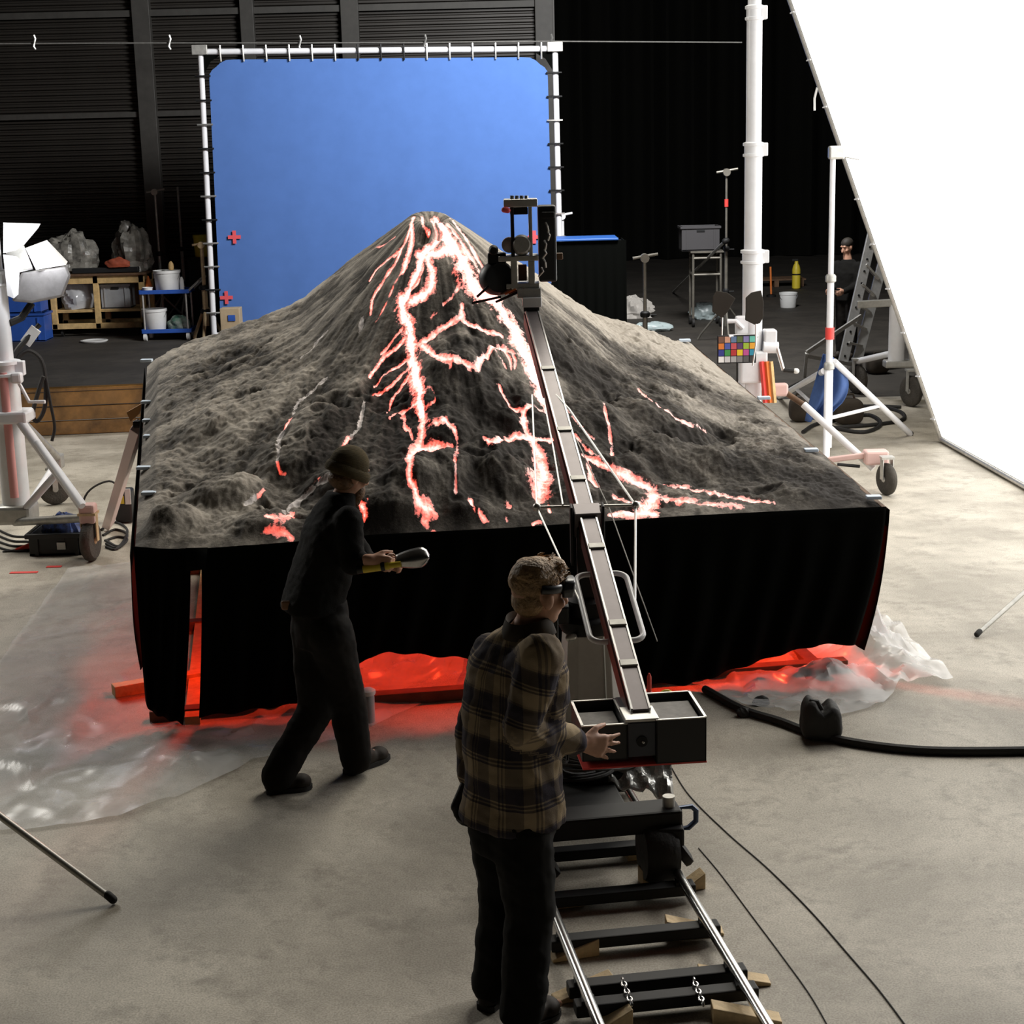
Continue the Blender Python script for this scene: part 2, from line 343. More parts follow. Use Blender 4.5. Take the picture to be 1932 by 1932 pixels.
# stand beside screen on the right and left
def simple_stand(name, label, x, ybase, Y, ytop, r, m, parts_y=(), legs=True, group=None, head=True, spread=.55, tape=None):
    b = P(x, ybase, Y); top = P(x-(ybase-ytop)*0.0, ytop, Y); base = A3(b[0], Y, 0)
    t = thing(name, label, 'stand', base, group); zt = top[2]
    xx = [base[0]+(P(x, ytop, Y)[0]-b[0])*0]
    MB().tube([base+A3(0, 0, .25), A3(base[0], Y, zt*.55)], r, 10).build('lower_tube', m, t)
    MB().tube([A3(base[0], Y, zt*.5), A3(base[0], Y, zt)], r*.7, 10).build('upper_tube', m, t)
    for q in (.3, .55): MB().lathe(A3(base[0], Y, zt*q-.03), (0, 0, 1), [(r*1.6, 0), (r*1.9, .02), (r*1.9, .06), (r*1.3, .08)], 12).build('collar', black_metal, t); MB().tube([A3(base[0], Y, zt*q), A3(base[0]+r*4.5, Y-.02, zt*q)], .01, 6).build('clamp_knob', black_metal, t)
    if legs:
        for k in range(3):
            a = .5+k*2.094; e = base+A3(math.cos(a)*spread, math.sin(a)*spread, .015)
            MB().tube([A3(base[0], Y, .62), base+A3(math.cos(a)*spread*.9, math.sin(a)*spread*.9, .1), e], r*.6, 8).build('leg', m, t)
    if head:
        h = A3(base[0], Y, zt); g = MB(); g.cyl(h-A3(0, .06, 0), h+A3(0, .06, 0), .06, 14); g.cyl(h-A3(.16, 0, 0), h+A3(.18, 0, 0.05), .02, 8); g.build('grip_head', m, t)
    if tape: MB().cyl(A3(base[0], Y, tape-.06), A3(base[0], Y, tape+.06), r*1.15, 12).build('red_tape', red_tape, t)
    return t
p = P(1062, 545, 28.2); simple_stand('screen_stand', 'white support stand behind right edge of the blue screen', 1063, 560, 28.7, 408, .05, white_paint, tape=None, spread=.7)
simple_stand('screen_stand', 'worn support stand behind left edge of the blue screen', 389, 600, 28.9, 462, .05, pale_wood, spread=.3)
simple_stand('light_stand', 'thin light stand nearest the blue cart, with tilted grip head', 306, 560, 31.0, 362, .032, dull_alu, group='light stands by the cart')
simple_stand('light_stand', 'taller thin light stand between the cart and blue screen', 349, 560, 31.6, 352, .032, dull_alu, group='light stands by the cart', head=False)

# ================================================================== background left
bq = F(108, 636); YB = bq[1]
t = thing('wooden_bench', 'raw timber shelf bench with open bays on casters', 'bench', A3(F(190, 636)[0], YB, 0))
x0, x1 = P(104, 600, YB)[0], P(272, 600, YB)[0]; zt = P(190, 520, YB)[2]; D = .75; z0 = .14
for x in (x0, (x0+x1)/2-.02, x1):
    for y in (YB, YB+D): MB().box((x, y, (z0+zt)/2), (.1, .09, zt-z0)).build('post', wood, t, smooth=False, bevel=.008)
for y in (YB, YB+D):
    MB().box(((x0+x1)/2, y-.005, zt-.07), (x1-x0+.12, .08, .14)).build('top_rail', wood, t, smooth=False, bevel=.008)
    MB().box(((x0+x1)/2, y-.005, z0+.05), (x1-x0+.12, .08, .1)).build('bottom_rail', wood, t, smooth=False, bevel=.008)
    MB().box(((x0+x1)/2, y+.03, z0+.32), (x1-x0, .05, .05)).build('middle_rail', wood, t, smooth=False, bevel=.005)
MB().box(((x0+x1)/2, YB+D/2, z0+.33), (x1-x0, D, .02)).build('shelf_board', wood, t, smooth=False)
MB().box(((x0+x1)/2, YB+D+.03, (zt+z0)/2+.15), (x1-x0, .02, zt-z0-.3)).build('back_board', dark_wood, t, smooth=False)
MB().box(((x0+x1)/2, YB+D/2, zt+.02), (x1-x0+.2, D+.2, .04)).build('worktop', dark_wood, t, smooth=False, bevel=.008)
for x in (x0+.1, x1-.1):
    for y in (YB+.08, YB+D-.08): MB().cyl((x-.02, y, .07), (x+.02, y, .07), .07, 14).build('caster', black_rubber, t)
# crate in the bench
def crate(name, label, c, size, m, wall=.02, cat='crate', holes=True, group=None):
    c = np.asarray(c, float); sx, sy, sz = size; t = thing(name, label, cat, c, group)
    MB().box(c+A3(0, 0, wall/2), (sx, sy, wall)).build('bottom', m, t, smooth=False)
    for k, (dx, dy, w, d) in enumerate(((0, -sy/2+wall/2, sx, wall), (0, sy/2-wall/2, sx, wall), (-sx/2+wall/2, 0, wall, sy-2*wall), (sx/2-wall/2, 0, wall, sy-2*wall))):
        MB().box(c+A3(dx, dy, sz/2), (w, d, sz)).build('side_wall', m, t, smooth=False, bevel=.004)
    g = MB(); hr = .03
    for dx, dy, w, d in ((0, -sy/2, sx+.05, .05), (0, sy/2, sx+.05, .05), (-sx/2, 0, .05, sy), (sx/2, 0, .05, sy)): g.box(c+A3(dx, dy, sz-.02), (w, d, .04))
    g.build('rim', m, t, smooth=False, bevel=.004)
    if holes: MB().box(c+A3(0, -sy/2-.002, sz*.83), (.14, .03, .04)).build('hand_hole', black_plastic, t, smooth=False)
    for s in (-1, 1): MB().box(c+A3(s*sx*.36, -sy/2-.008, sz*.45), (.03, .02, sz*.8)).build('rib', m, t, smooth=False)
    return t
zsf = z0+.345
xc = P(224, 580, YB+.3)[0]; crate('plastic_crate', 'grey plastic crate in the right bay of the timber bench', (xc, YB+.33, zsf), (.52, .45, .44), grey_p)
xc = P(147, 580, YB+.3)[0]
film = mat('clear_film', (.75, .76, .78), .18, alpha=.55, spec=.6)
def lump(name, label, cat, c, r, m, seed, amp=.25, sc=2.2, parent=None, ang=35):
    mb = MB(); mb.ell((0, 0, 0), (1, 1, 1), n=36, m=24); V = np.array(mb.v); k = 1+amp*fbm(V[:, 0]*sc+V[:, 2]*1.3, V[:, 1]*sc-V[:, 2]*1.7, 4, seed)
    V = V*k[:, None]; V[:, 2] = np.maximum(V[:, 2], -.55); V = V*np.array(r); V[:, 2] -= V[:, 2].min(); mb.v = [tuple(p+np.array(c)) for p in V]
    o = mb.build(name, m, parent, angle=ang); return tag(o, label, cat) if parent is None else o
lump('film_bundle', 'crumpled clear plastic film in left bay of timber bench', 'plastic film', (xc, YB+.34, zsf), (.3, .3, .36), film, 3, .35)
# wrapped heap on the bench
zt2 = zt+.045
wrap = mat('plastic_wrap', (.20, .19, .165), .3, var=.6, vscale=5, bump=.6, bscale=9, coat=.3)
lump('wrapped_heap', 'crumpled translucent plastic sheeting over left end of bench top', 'plastic sheet', (P(136, 470, YB+.4)[0], YB+.4, zt2), (.42, .32, .46), wrap, 5, .42, 3.2, ang=18)
lump('wrapped_heap', 'crumpled pale plastic sheeting over right end of bench top', 'plastic sheet', (P(250, 470, YB+.4)[0], YB+.42, zt2), (.38, .34, .54), wrap, 8, .42, 3.2, ang=18)
lump('red_bundle', 'dull red bundle lying at the front of the bench top', 'bundle', (P(222, 480, YB)[0], YB-.02, zt2+.1), (.22, .07, .11), mat('dull_red', (.35, .07, .03), .7, var=.3), 2, .3)
MB_ = MB(); p = P(200, 505, YB-.03); MB_.box((P(198, 500, YB)[0], YB+.03, zt2+.05), (1.2, .12, .09)); tag(MB_.build('dark_plank', black_plastic, smooth=False, bevel=.01), 'dark plank along the front of the bench top', 'plank')

# blue service cart with pots
q = F(310, 641); YC = q[1]-.15
t = thing('service_cart', 'two-shelf blue trolley with push handle and white wheels', 'cart', A3(P(313, 600, YC)[0], YC, 0))
xa, xb = P(266, 600, YC)[0], P(358, 600, YC)[0]; zu, zl = P(310, 553, YC)[2], P(310, 627, YC)[2]; D = .55
for nm, z in (('upper_shelf', zu), ('lower_shelf', zl)):
    g = MB(); g.box(((xa+xb)/2, YC+D/2, z), (xb-xa, D, .03))
    for y in (YC, YC+D): g.box(((xa+xb)/2, y, z+.02), (xb-xa, .025, .07))
    for x in (xa, xb): g.box((x, YC+D/2, z+.02), (.025, D, .07))
    g.build(nm, blue_p, t, smooth=False, bevel=.006)
for x in (xa+.05, xb-.05):
    for y in (YC+.03, YC+D-.03):
        MB().tube([(x, y, zl), (x, y, zu)], .018, 8).build('post', dull_alu, t)
        MB().lathe((x-.02, y, .065), (1, 0, 0), [(.02, -.012), (.065, -.008), (.065, .045), (.02, .05)], 16).build('wheel', white_p, t)
        MB().box((x, y, .13), (.04, .05, .09)).build('wheel_fork', steel, t, smooth=False)
MB().tube([(xb-.03, YC+.03, zu), (xb+.22, YC+.03, zu+.22), (xb+.24, YC+.1, zu+.24), (xb+.24, YC+D-.1, zu+.24), (xb+.22, YC+D-.03, zu+.22), (xb-.03, YC+D-.03, zu)], .02, 8).build('push_handle', alu, t)
def bucket(name, label, c, r, h, m, cat='bucket', handle=True, lidm=None, group=None):
    c = np.asarray(c, float); t = thing(name, label, cat, c, group)
    MB().lathe(c, (0, 0, 1), [(r*.86, 0), (r*.9, .01), (r, h*.86), (r*1.05, h*.87), (r*1.05, h), (r*.97, h), (r*.95, h*.9), (r*.85, .03)], 24).build('pail', m, t)
    if handle: MB().tube([c+A3(r*1.04*math.cos(a), -.02-r*.6*math.sin(a), h*.9-r*.9*math.sin(a)) for a in np.linspace(0, math.pi, 14)], .006, 6).build('bail_handle', steel, t)
    return t
z_ = zu+.02
bucket('white_bucket', 'large white bucket on the upper shelf of blue cart', (P(316, 550, YC+.2)[0], YC+.25, z_), .23, .36, white_p)
lump('mallet_head', 'wooden mallet head poking out of the white bucket', 'tool', (P(322, 510, YC+.2)[0], YC+.25, z_+.36), (.05, .05, .1), wood, 2, .05)
bucket('white_tub', 'small white tub on the upper shelf beside bucket', (P(278, 550, YC+.1)[0], YC+.12, z_), .09, .08, white_p, 'tub', False)
g = MB(); g.lathe((P(278, 550, YC+.2)[0], YC+.34, z_), (0, 0, 1), [(.09, 0), (.06, .1), (.03, .2), (.012, .26)], 14); tag(g.build('orange_funnel', orange_paint), 'orange funnel behind the small tub on the cart', 'funnel')
g = MB(); c0 = A3(P(344, 550, YC+.2)[0], YC+.2, z_); g.lathe(c0, (0, 0, 1), [(.04, 0), (.04, .17), (.03, .2), (.02, .24)], 14); tag(g.build('white_bottle', white_p), 'slim white bottle right of the bucket on cart', 'bottle')
bucket('white_bucket', 'plain white bucket on the lower shelf of blue cart', (P(293, 625, YC+.2)[0], YC+.24, zl+.02), .21, .38, white_p)
lump('green_sack', 'green and grey sack on the lower shelf of blue cart', 'sack', (P(337, 625, YC+.2)[0], YC+.26, zl+.02), (.2, .17, .16), mat('green_mesh', (.05, .16, .10), .8, col2=(.35, .36, .34), vscale=6), 6, .3)
g = MB(); c0 = F(178, 645); g.lathe(c0+A3(0, 0, .0), (0, 0, 1), [(.22, 0), (.24, .02), (.24, .03), (.2, .035), (.18, .02)], 30); tag(g.build('round_tray', white_p), 'white round tray lying on the dark floor before bench', 'tray')
bucket('yellow_drum', 'yellow drum behind left edge of the blue screen', (P(381, 448, 30.5)[0], 30.5, 1.35), .16, .4, yellow_p, 'drum', False)
MB_ = MB().box((P(381, 448, 30.5)[0], 30.5, .67), (.5, .4, 1.34)); tag(MB_.build('dark_plinth', black_metal, smooth=False, bevel=.01), 'dark box under the yellow drum behind blue screen', 'box')
# ================================================================== volcano model on its raked table
UC, VC, VF, VB, UL, UR = 1.29, 12.0, 9.24, 13.0, -.755, 3.68
def plane(v): return 1.05+.155*(v-VF)
def prof_from(px):
    r = []; h = []
    for x, y in px:
        r0 = abs(PV(x, y, VC)@UU-UC); vs = VC+.85*min(1., r0/1.0); q = PV(x, y, vs); r.append(abs(q@UU-UC)); h.append(q[2]-plane(vs))
    return r, h
rl, hl = prof_from([(785, 408), (765, 416), (740, 438), (700, 468), (660, 496), (620, 524), (560, 564), (520, 585), (460, 608), (400, 628), (340, 650), (290, 676)])
rr_, hr = prof_from([(848, 408), (880, 424), (920, 450), (990, 497), (1060, 541), (1095, 568), (1130, 592), (1190, 606), (1230, 622), (1300, 650)])
rl = [0, .05]+rl+[2.6, 4]; hl = [hl[0]-.09, hl[0]-.06]+hl+[.03, 0]; rr_ = [0, .05]+rr_+[2.6, 4]; hr = [hr[0]-.09, hr[0]-.06]+hr+[.03, 0]
hl = [max(0, x) for x in hl]; hr = [max(0, x) for x in hr]
def uedges(v): f = (v-VF)/(VB-VF); return UL+(-.86-UL)*f, UR+(3.47-UR)*f
def pixmound(x, y, r, h, k=1.): return (x, y, r, h, k)
def base_h(u, v):
    u = np.asarray(u, float); v = np.asarray(v, float); du = u-UC; dv = v-VC
    k = np.where(dv < 0, .80, .40); rad = np.sqrt(du**2+(dv*k)**2)+1e-6; ang = np.arctan2(dv*k, du)
    wl = .5-.5*np.tanh(du/(.25+.25*rad))
    h = wl*np.interp(rad, rl, hl)+(1-wl)*np.interp(rad, rr_, hr)
    # the front falls a little steeper half way down and flattens to the front
    fr = np.clip(-dv/2.76, 0, 1); h = h*(1+.10*np.sin(fr*math.pi)*np.exp(-(du/1.3)**2))
    return plane(v)+h, rad, ang
MOUNDS = []
def ground_hit(x, y, fn):
    d = ray(x, y); vs = np.linspace(VF-.02, VB+.05, 700); t = (vs-CP@VV)/(d@VV); pts = CP[None]+d[None]*t[:, None]
    uu = pts@UU; z = fn(uu, vs); below = pts[:, 2] < z; k = int(np.argmax(below)) if below.any() else 699
    return uu[k], vs[k]
def mounded(u, v):
    h, rad, ang = base_h(u, v)
    for mu, mv, r, a, kx in MOUNDS:
        q = ((u-mu)/(r*kx))**2+((v-mv)/r)**2; h = h+a*np.exp(-q*q)
    return h
for x, y, r, a, kx in ((735, 955, .20, .13, 1.3), (820, 905, .19, .12, 1.2), (840, 815, .14, .08, 1.2), (860, 690, .20, .10, 1.3), (850, 750, .22, .09, 1.1), (925, 870, .17, .10, 1.2), (960, 905, .13, .07, 1.2), (960, 770, .2, .07, 1.),
                       (330, 985, .12, .09, 1.3), (430, 935, .16, .10, 1.5), (300, 1000, .1, .05, 1.2), (500, 985, .12, .06, 1.4), (385, 800, .16, .05, 1.6), (600, 800, .2, .06, 1.), (560, 860, .18, .06, 1.2), (640, 905, .14, .06, 1.4),
                       (1290, 870, .22, .08, 1.3), (1180, 880, .12, .06, 1.3), (1400, 880, .2, .07, 1.4), (1120, 790, .2, .07, 1.), (1260, 790, .22, .06, 1.2), (880, 960, .1, .06, 1.3), (1060, 930, .1, .05, 1.2), (830, 440, .05, -.06, 1.), (800, 445, .06, -.05, .8), (870, 520, .09, .05, .7), (1500, 930, .14, .05, 1.6)):
    mu, mv = ground_hit(x, y, lambda u, v: base_h(u, v)[0]); MOUNDS.append((mu, mv, r, a, kx))
NU, NV = 540, 430
su = np.linspace(0, 1, NU); sv = np.linspace(0, 1, NV); SU, SV = np.meshgrid(su, sv); Vg = VF+(VB-VF)*SV; le, re = uedges(Vg); Ug = le+(re-le)*SU
Hs = mounded(Ug, Vg); _, RAD, ANG = base_h(Ug, Vg)
edge = np.minimum(np.minimum(SU, 1-SU)*4.4, np.minimum(SV, 1-SV)*3.76); ew = np.clip(edge/.22, 0, 1); ew = ew*ew*(3-2*ew)
rough_w = np.clip((RAD-.15)/1.2, .12, 1)
pol = np.clip((RAD-.2)/.5, 0, 1)                       # downhill grain: across = arc, along = radius
wa = .08*fbm(Ug*4, Vg*4, 3, 11); wb_ = .08*fbm(Ug*4, Vg*4, 3, 14)
wx = ANG*1.25+wa; wy = RAD*.62+wb_; gx = Ug+wa; gy = Vg+wb_
streak = fbm(ANG*9+.3*fbm(Ug*2, Vg*2, 2, 3), RAD*1.4, 4, 21)+.6*fbm(ANG*26, RAD*2.2, 3, 25)
lumps = 1-2*np.abs(fbm(wx*3.4, wy*3.4, 5, 31, .55)); fine = .6*fbm(wx*15, wy*15, 4, 41, .62)+.5*fbm(gx*17, gy*19, 4, 43, .62); billow = .5*np.abs(fbm(wx*7, wy*8, 4, 51, .6))+.5*np.abs(fbm(gx*6, gy*7, 4, 53, .6))
grit = fbm(Ug*34, Vg*38, 3, 47, .6); holes = np.clip(fbm(gx*3.6, gy*3.8, 4, 57, .6)*2.4-.5, 0, 1)
disp = rough_w*(.018*(lumps-lumps.mean())+.026*fine+.009*grit-.034*(billow-billow.mean())-.05*holes)+.014*streak*np.clip(RAD/.5, .25, 1)*np.clip(1.9-RAD*.5, .4, 1)
Hd = Hs+disp*(.25+.75*ew)
edge_drop = (1-np.clip(edge/.10, 0, 1)); fr0 = plane(Vg)+.012*fbm(Ug*9, Vg*9, 3, 61); Hd = Hd*(1-edge_drop)+fr0*edge_drop*1.0
# ---- lava streams, traced on the slope
def z7(*p): return [(560+x*.33123, 380+y*.33126, w*.235) for x, y, w in p]
def z8(*p): return [(240+x*.2692, 560+y*.2692, w*.20) for x, y, w in p]
STREAMS = {
 'west_upper': [(1., z7((665, 86, 16), (645, 160, 16), (605, 260, 16), (540, 320, 14), (450, 385, 14), (415, 440, 9))), (1., z7((600, 260, 14), (560, 360, 14), (510, 420, 16), (480, 480, 16), (430, 550, 16), (420, 640, 10))), (1., z7((655, 130, 18), (655, 230, 26), (625, 330, 30), (605, 400, 22))), (0.68, z7((560, 200, 6), (500, 240, 6), (430, 275, 5))),
   (0.68, z7((640, 330, 10), (560, 470, 9), (520, 560, 9), (450, 690, 5)))],
 'centre_upper': [(1.4, z7((860, 190, 24), (800, 230, 28), (740, 275, 36), (705, 330, 40), (690, 390, 36), (650, 470, 30), (625, 540, 34), (600, 600, 44))), (1.2, z7((740, 300, 30), (765, 380, 36), (770, 480, 42), (700, 540, 36), (640, 570, 30))), (1., z7((715, 92, 14), (722, 140, 14), (755, 185, 12))), (1., z7((770, 105, 16), (800, 190, 16), (790, 230, 16))), (.9, z7((720, 380, 10), (690, 460, 12), (630, 520, 14))), (.9, z7((680, 470, 9), (600, 560, 10), (560, 620, 12)))],
 'east_upper': [(1.6, z7((790, 95, 26), (850, 170, 40), (885, 250, 70), (935, 320, 84), (965, 400, 84), (1000, 480, 80), (1050, 515, 46), (1110, 550, 34))), (1.3, z7((690, 300, 34), (790, 295, 34), (880, 270, 50))), (.7, z7((880, 100, 14), (960, 200, 16), (1010, 290, 18), (1070, 390, 14))), (.7, z7((860, 130, 16), (940, 230, 20), (1000, 330, 20), (1060, 430, 14))), (.8, z7((915, 500, 16), (880, 550, 12), (835, 580, 8)))],
 'west_main': [(1.5, z7((600, 560, 50), (602, 640, 62), (640, 700, 48), (645, 780, 52), (652, 860, 48), (665, 930, 46), (682, 1010, 60), (700, 1090, 58), (697, 1150, 42), (720, 1230, 34))), (.9, z7((640, 760, 14), (570, 830, 12), (500, 870, 12), (460, 930, 12), (415, 990, 14))), (.9, z7((650, 880, 16), (560, 930, 14), (490, 980, 14), (440, 1030, 8))), (.9, z7((660, 930, 14), (600, 980, 12), (540, 1040, 10), (430, 1080, 6))), (.9, z7((640, 990, 10), (590, 1050, 10), (530, 1110, 10), (515, 1200, 7))), (.9, z7((690, 1150, 16), (610, 1170, 14), (550, 1210, 10), (530, 1240, 7))), (.7, z7((600, 720, 9), (540, 800, 8), (480, 870, 8))), (.8, z7((700, 1090, 12), (770, 1060, 8), (795, 1130, 8), (740, 1190, 12)))],
 'west_lower': [(0.86, z7((720, 1230, 36), (710, 1320, 30), (700, 1390, 44), (645, 1440, 46), (640, 1520, 28), (640, 1580, 24), (680, 1650, 22), (690, 1710, 46), (750, 1760, 52), (790, 1785, 20))), (0.58, z7((720, 1790, 20), (750, 1815, 20), (790, 1840, 14))), (0.65, z7((600, 1190, 20), (608, 1260, 20), (640, 1300, 14), (660, 1350, 10)))],
 'ring': [(0.83, z7((720, 1250, 30), (800, 1252, 28), (850, 1240, 28), (890, 1280, 24), (910, 1340, 14), (915, 1400, 10), (912, 1440, 28), (900, 1470, 12))), (0.90, z7((640, 1440, 24), (720, 1392, 34), (790, 1392, 34), (880, 1405, 20))), (0.38, z7((905, 1500, 7), (905, 1600, 7), (905, 1650, 14)))],
 'saddle': [(0.88, z7((700, 805, 18), (780, 760, 22), (830, 710, 20), (900, 680, 22), (940, 660, 28), (940, 600, 20))), (1., z7((940, 680, 16), (1010, 710, 16), (1090, 745, 16), (1170, 770, 14))), (0.88, z7((715, 820, 26), (770, 860, 26), (840, 885, 26), (930, 895, 20))), (0.72, z7((850, 890, 18), (882, 920, 18), (870, 955, 8)))],
 'arch': [(0.88, z7((950, 900, 16), (985, 935, 20), (1030, 945, 24), (1040, 890, 20), (1100, 832, 20), (1180, 832, 18), (1240, 865, 18))), (0.56, z7((1130, 850, 8), (1165, 900, 10), (1190, 950, 7))), (0.56, z7((1185, 845, 12), (1215, 900, 14), (1222, 960, 8))), (0.56, z7((1230, 870, 14), (1250, 920, 14), (1240, 955, 7)))],
 'east_main': [(1.6, z7((1130, 555, 50), (1170, 620, 70), (1220, 690, 74), (1245, 760, 84), (1290, 830, 90), (1325, 900, 80), (1345, 960, 76), (1375, 1040, 70), (1395, 1110, 56))), (.8, z7((1140, 1030, 10), (1190, 1095, 14), (1240, 1150, 16), (1300, 1170, 18), (1350, 1160, 14), (1400, 1190, 16)))],
 'east_lower': [(0.94, z7((1290, 1180, 24), (1290, 1240, 40), (1310, 1310, 32), (1340, 1350, 40), (1385, 1430, 54), (1402, 1510, 64), (1390, 1600, 96), (1380, 1660, 60), (1370, 1700, 20))), (0.94, z7((1065, 1345, 10), (1110, 1370, 26), (1160, 1352, 30), (1240, 1335, 32), (1330, 1350, 30), (1460, 1350, 16)))],
 'east_branch': [(0.68, z7((1480, 1345, 12), (1590, 1330, 14), (1640, 1410, 12), (1700, 1450, 18), (1760, 1485, 14))), (0.60, z7((1650, 1460, 16), (1668, 1530, 18), (1680, 1590, 34), (1715, 1600, 14))), (0.45, z7((1540, 1190, 10), (1600, 1270, 8), (1690, 1350, 8))), (0.60, z7((1400, 1160, 20), (1450, 1240, 14)))],
 'delta': [(1., [(1100, 858, 4), (1150, 882, 6), (1205, 905, 9), (1235, 925, 12), (1230, 945, 16), (1210, 962, 18)]), (1., [(1152, 968, 6), (1190, 966, 13), (1235, 966, 9)]), (1., [(1158, 934, 4), (1190, 945, 7), (1215, 950, 8)]), (.7, [(1255, 915, 4), (1300, 918, 8), (1340, 930, 9), (1380, 940, 8), (1420, 945, 6), (1460, 948, 4)]), (.6, [(1240, 935, 6), (1290, 945, 10), (1340, 950, 9), (1400, 955, 6)])],
 'embers': [(.8, z7((990, 1690, 22), (995, 1710, 18), (1012, 1745, 12))), (.8, z7((1040, 1765, 16), (1060, 1790, 24), (1090, 1805, 10))), (.8, z7((1200, 1720, 22), (1215, 1730, 16))), (.7, z7((1195, 1795, 16), (1205, 1800, 8))), (.8, z7((1345, 1810, 14), (1385, 1805, 18))), (.8, z7((1430, 1720, 9), (1440, 1770, 14))), (.9, z7((360, 1720, 20), (385, 1760, 30), (380, 1790, 12))), (.7, z7((400, 1690, 9), (408, 1696, 8))), (.6, z7((765, 660, 10), (770, 640, 10), (800, 625, 6))), (.6, [(1140, 765, 3), (1148, 800, 3), (1155, 850, 4)]), (.6, [(1205, 735, 3), (1250, 770, 3), (1290, 795, 4), (1330, 808, 4)])],
 'pale_west': [(.16, z8((1400, 560, 14), (1320, 630, 16), (1240, 690, 18), (1180, 750, 22), (1165, 810, 12))), (.8, z8((1150, 840, 14), (1125, 880, 16), (1100, 920, 12))), (.18, z8((1095, 940, 30), (1070, 980, 32), (1062, 1060, 26), (1050, 1150, 18))), (.5, z8((1050, 1160, 14), (1070, 1220, 12), (1110, 1240, 8))), (.14, z8((1400, 240, 16), (1330, 310, 16), (1290, 370, 10), (1220, 420, 8))), (.14, z8((1645, 170, 24), (1635, 210, 26), (1625, 250, 14)))],
 'pale_middle': [(.18, z8((1660, 740, 12), (1640, 840, 22), (1625, 920, 18), (1560, 990, 22))), (.9, z8((1550, 990, 22), (1520, 1040, 20), (1480, 1080, 16))), (.20, z8((1420, 1240, 26), (1340, 1290, 18), (1250, 1370, 20), (1180, 1420, 24), (1100, 1490, 26))), (.7, z8((1350, 1250, 10), (1310, 1290, 10))), (.5, z8((960, 1345, 14), (920, 1390, 14))), (.15, z8((900, 1400, 14), (830, 1470, 16))), (.6, z8((980, 1530, 24), (1060, 1550, 40), (1130, 1530, 40), (1160, 1500, 24))), (.55, z8((930, 1640, 14), (1010, 1620, 26), (1090, 1640, 34), (1150, 1650, 26)))],
}
for nm in ('delta', 'embers', 'pale_west', 'pale_middle'):
    for k, s in enumerate(STREAMS.pop(nm)): STREAMS[nm+'_%d' % k] = [s]
names = list(STREAMS); HEAT = np.zeros_like(Ug); DIST = np.full_like(Ug, 9.); SID = np.zeros(Ug.shape, int)-1
du_ = 4.4/(NU-1); dv_ = (VB-VF)/(NV-1); dn = .35*fbm(Ug*30, Vg*30, 3, 71)
hitfn = lambda u, v: mounded(u, v)
for si, nm in enumerate(names):
    for heat, pts in STREAMS[nm]:
        pts = resample(pts, max(4, int(len(pts)*5))); path = []
        for x, y, w in pts:
            u, v = ground_hit(x, y, hitfn); path.append((u, v, w*mpp(math.cos(TH)*v+1)))
        path = np.array(path)
        if len(path) > 6:                         # smooth jumps over hidden hollows
            for _ in range(2): path[1:-1] = .5*path[1:-1]+.25*(path[:-2]+path[2:])
        path = resample(path, max(6, int(np.sum(np.linalg.norm(np.diff(path[:, :2], axis=0), axis=1))/.009)))
        for u, v, w in path:
            w = max(w, .0065); j = int(round((v-VF)/(VB-VF)*(NV-1))); 
            if not 0 <= j < NV: continue
            i = int(round((u-le[j, 0])/(re[j, 0]-le[j, 0])*(NU-1))); ri = int(w*2.0/du_)+2; rj = int(w*3.4/dv_)+2
            i0, i1, j0, j1 = max(0, i-ri), min(NU, i+ri+1), max(0, j-rj), min(NV, j+rj+1)
            if i0 >= i1 or j0 >= j1: continue
            s_ = np.s_[j0:j1, i0:i1]; d = np.hypot(Ug[s_]-u, (Vg[s_]-v)*.62)/w; upd = d < DIST[s_]
            DIST[s_] = np.where(upd, d, DIST[s_]); HEAT[s_] = np.where(upd, heat, HEAT[s_]); SID[s_] = np.where(upd, si, SID[s_])
crack = 1-np.clip(np.abs(fbm(wx*22, wy*14, 4, 81, .6))*3.2, 0, 1)
LAVA = np.clip(1.16-.85*DIST*(1+dn)-.30*np.maximum(0, fbm(Ug*24, Vg*13, 4, 91, .65)+.08)*2.2, 0, 1.3)
LAVA = np.where(HEAT < .85, LAVA*np.clip(.25+1.5*vnoise(Ug*36, Vg*24, 5), 0, 1.2), LAVA)
trench = np.clip(LAVA, 0, 1); Hd = Hd-.010*trench*ew
VT = np.stack([UU[k]*Ug+VV[k]*Vg for k in range(2)]+[Hd], -1).reshape(-1, 3)
vol_o = T((UL+UR)/2, (VF+VB)/2, 0)
volc = thing('volcano_model', 'grey volcano set piece with glowing lava on black-skirted raked table', 'volcano model', vol_o)
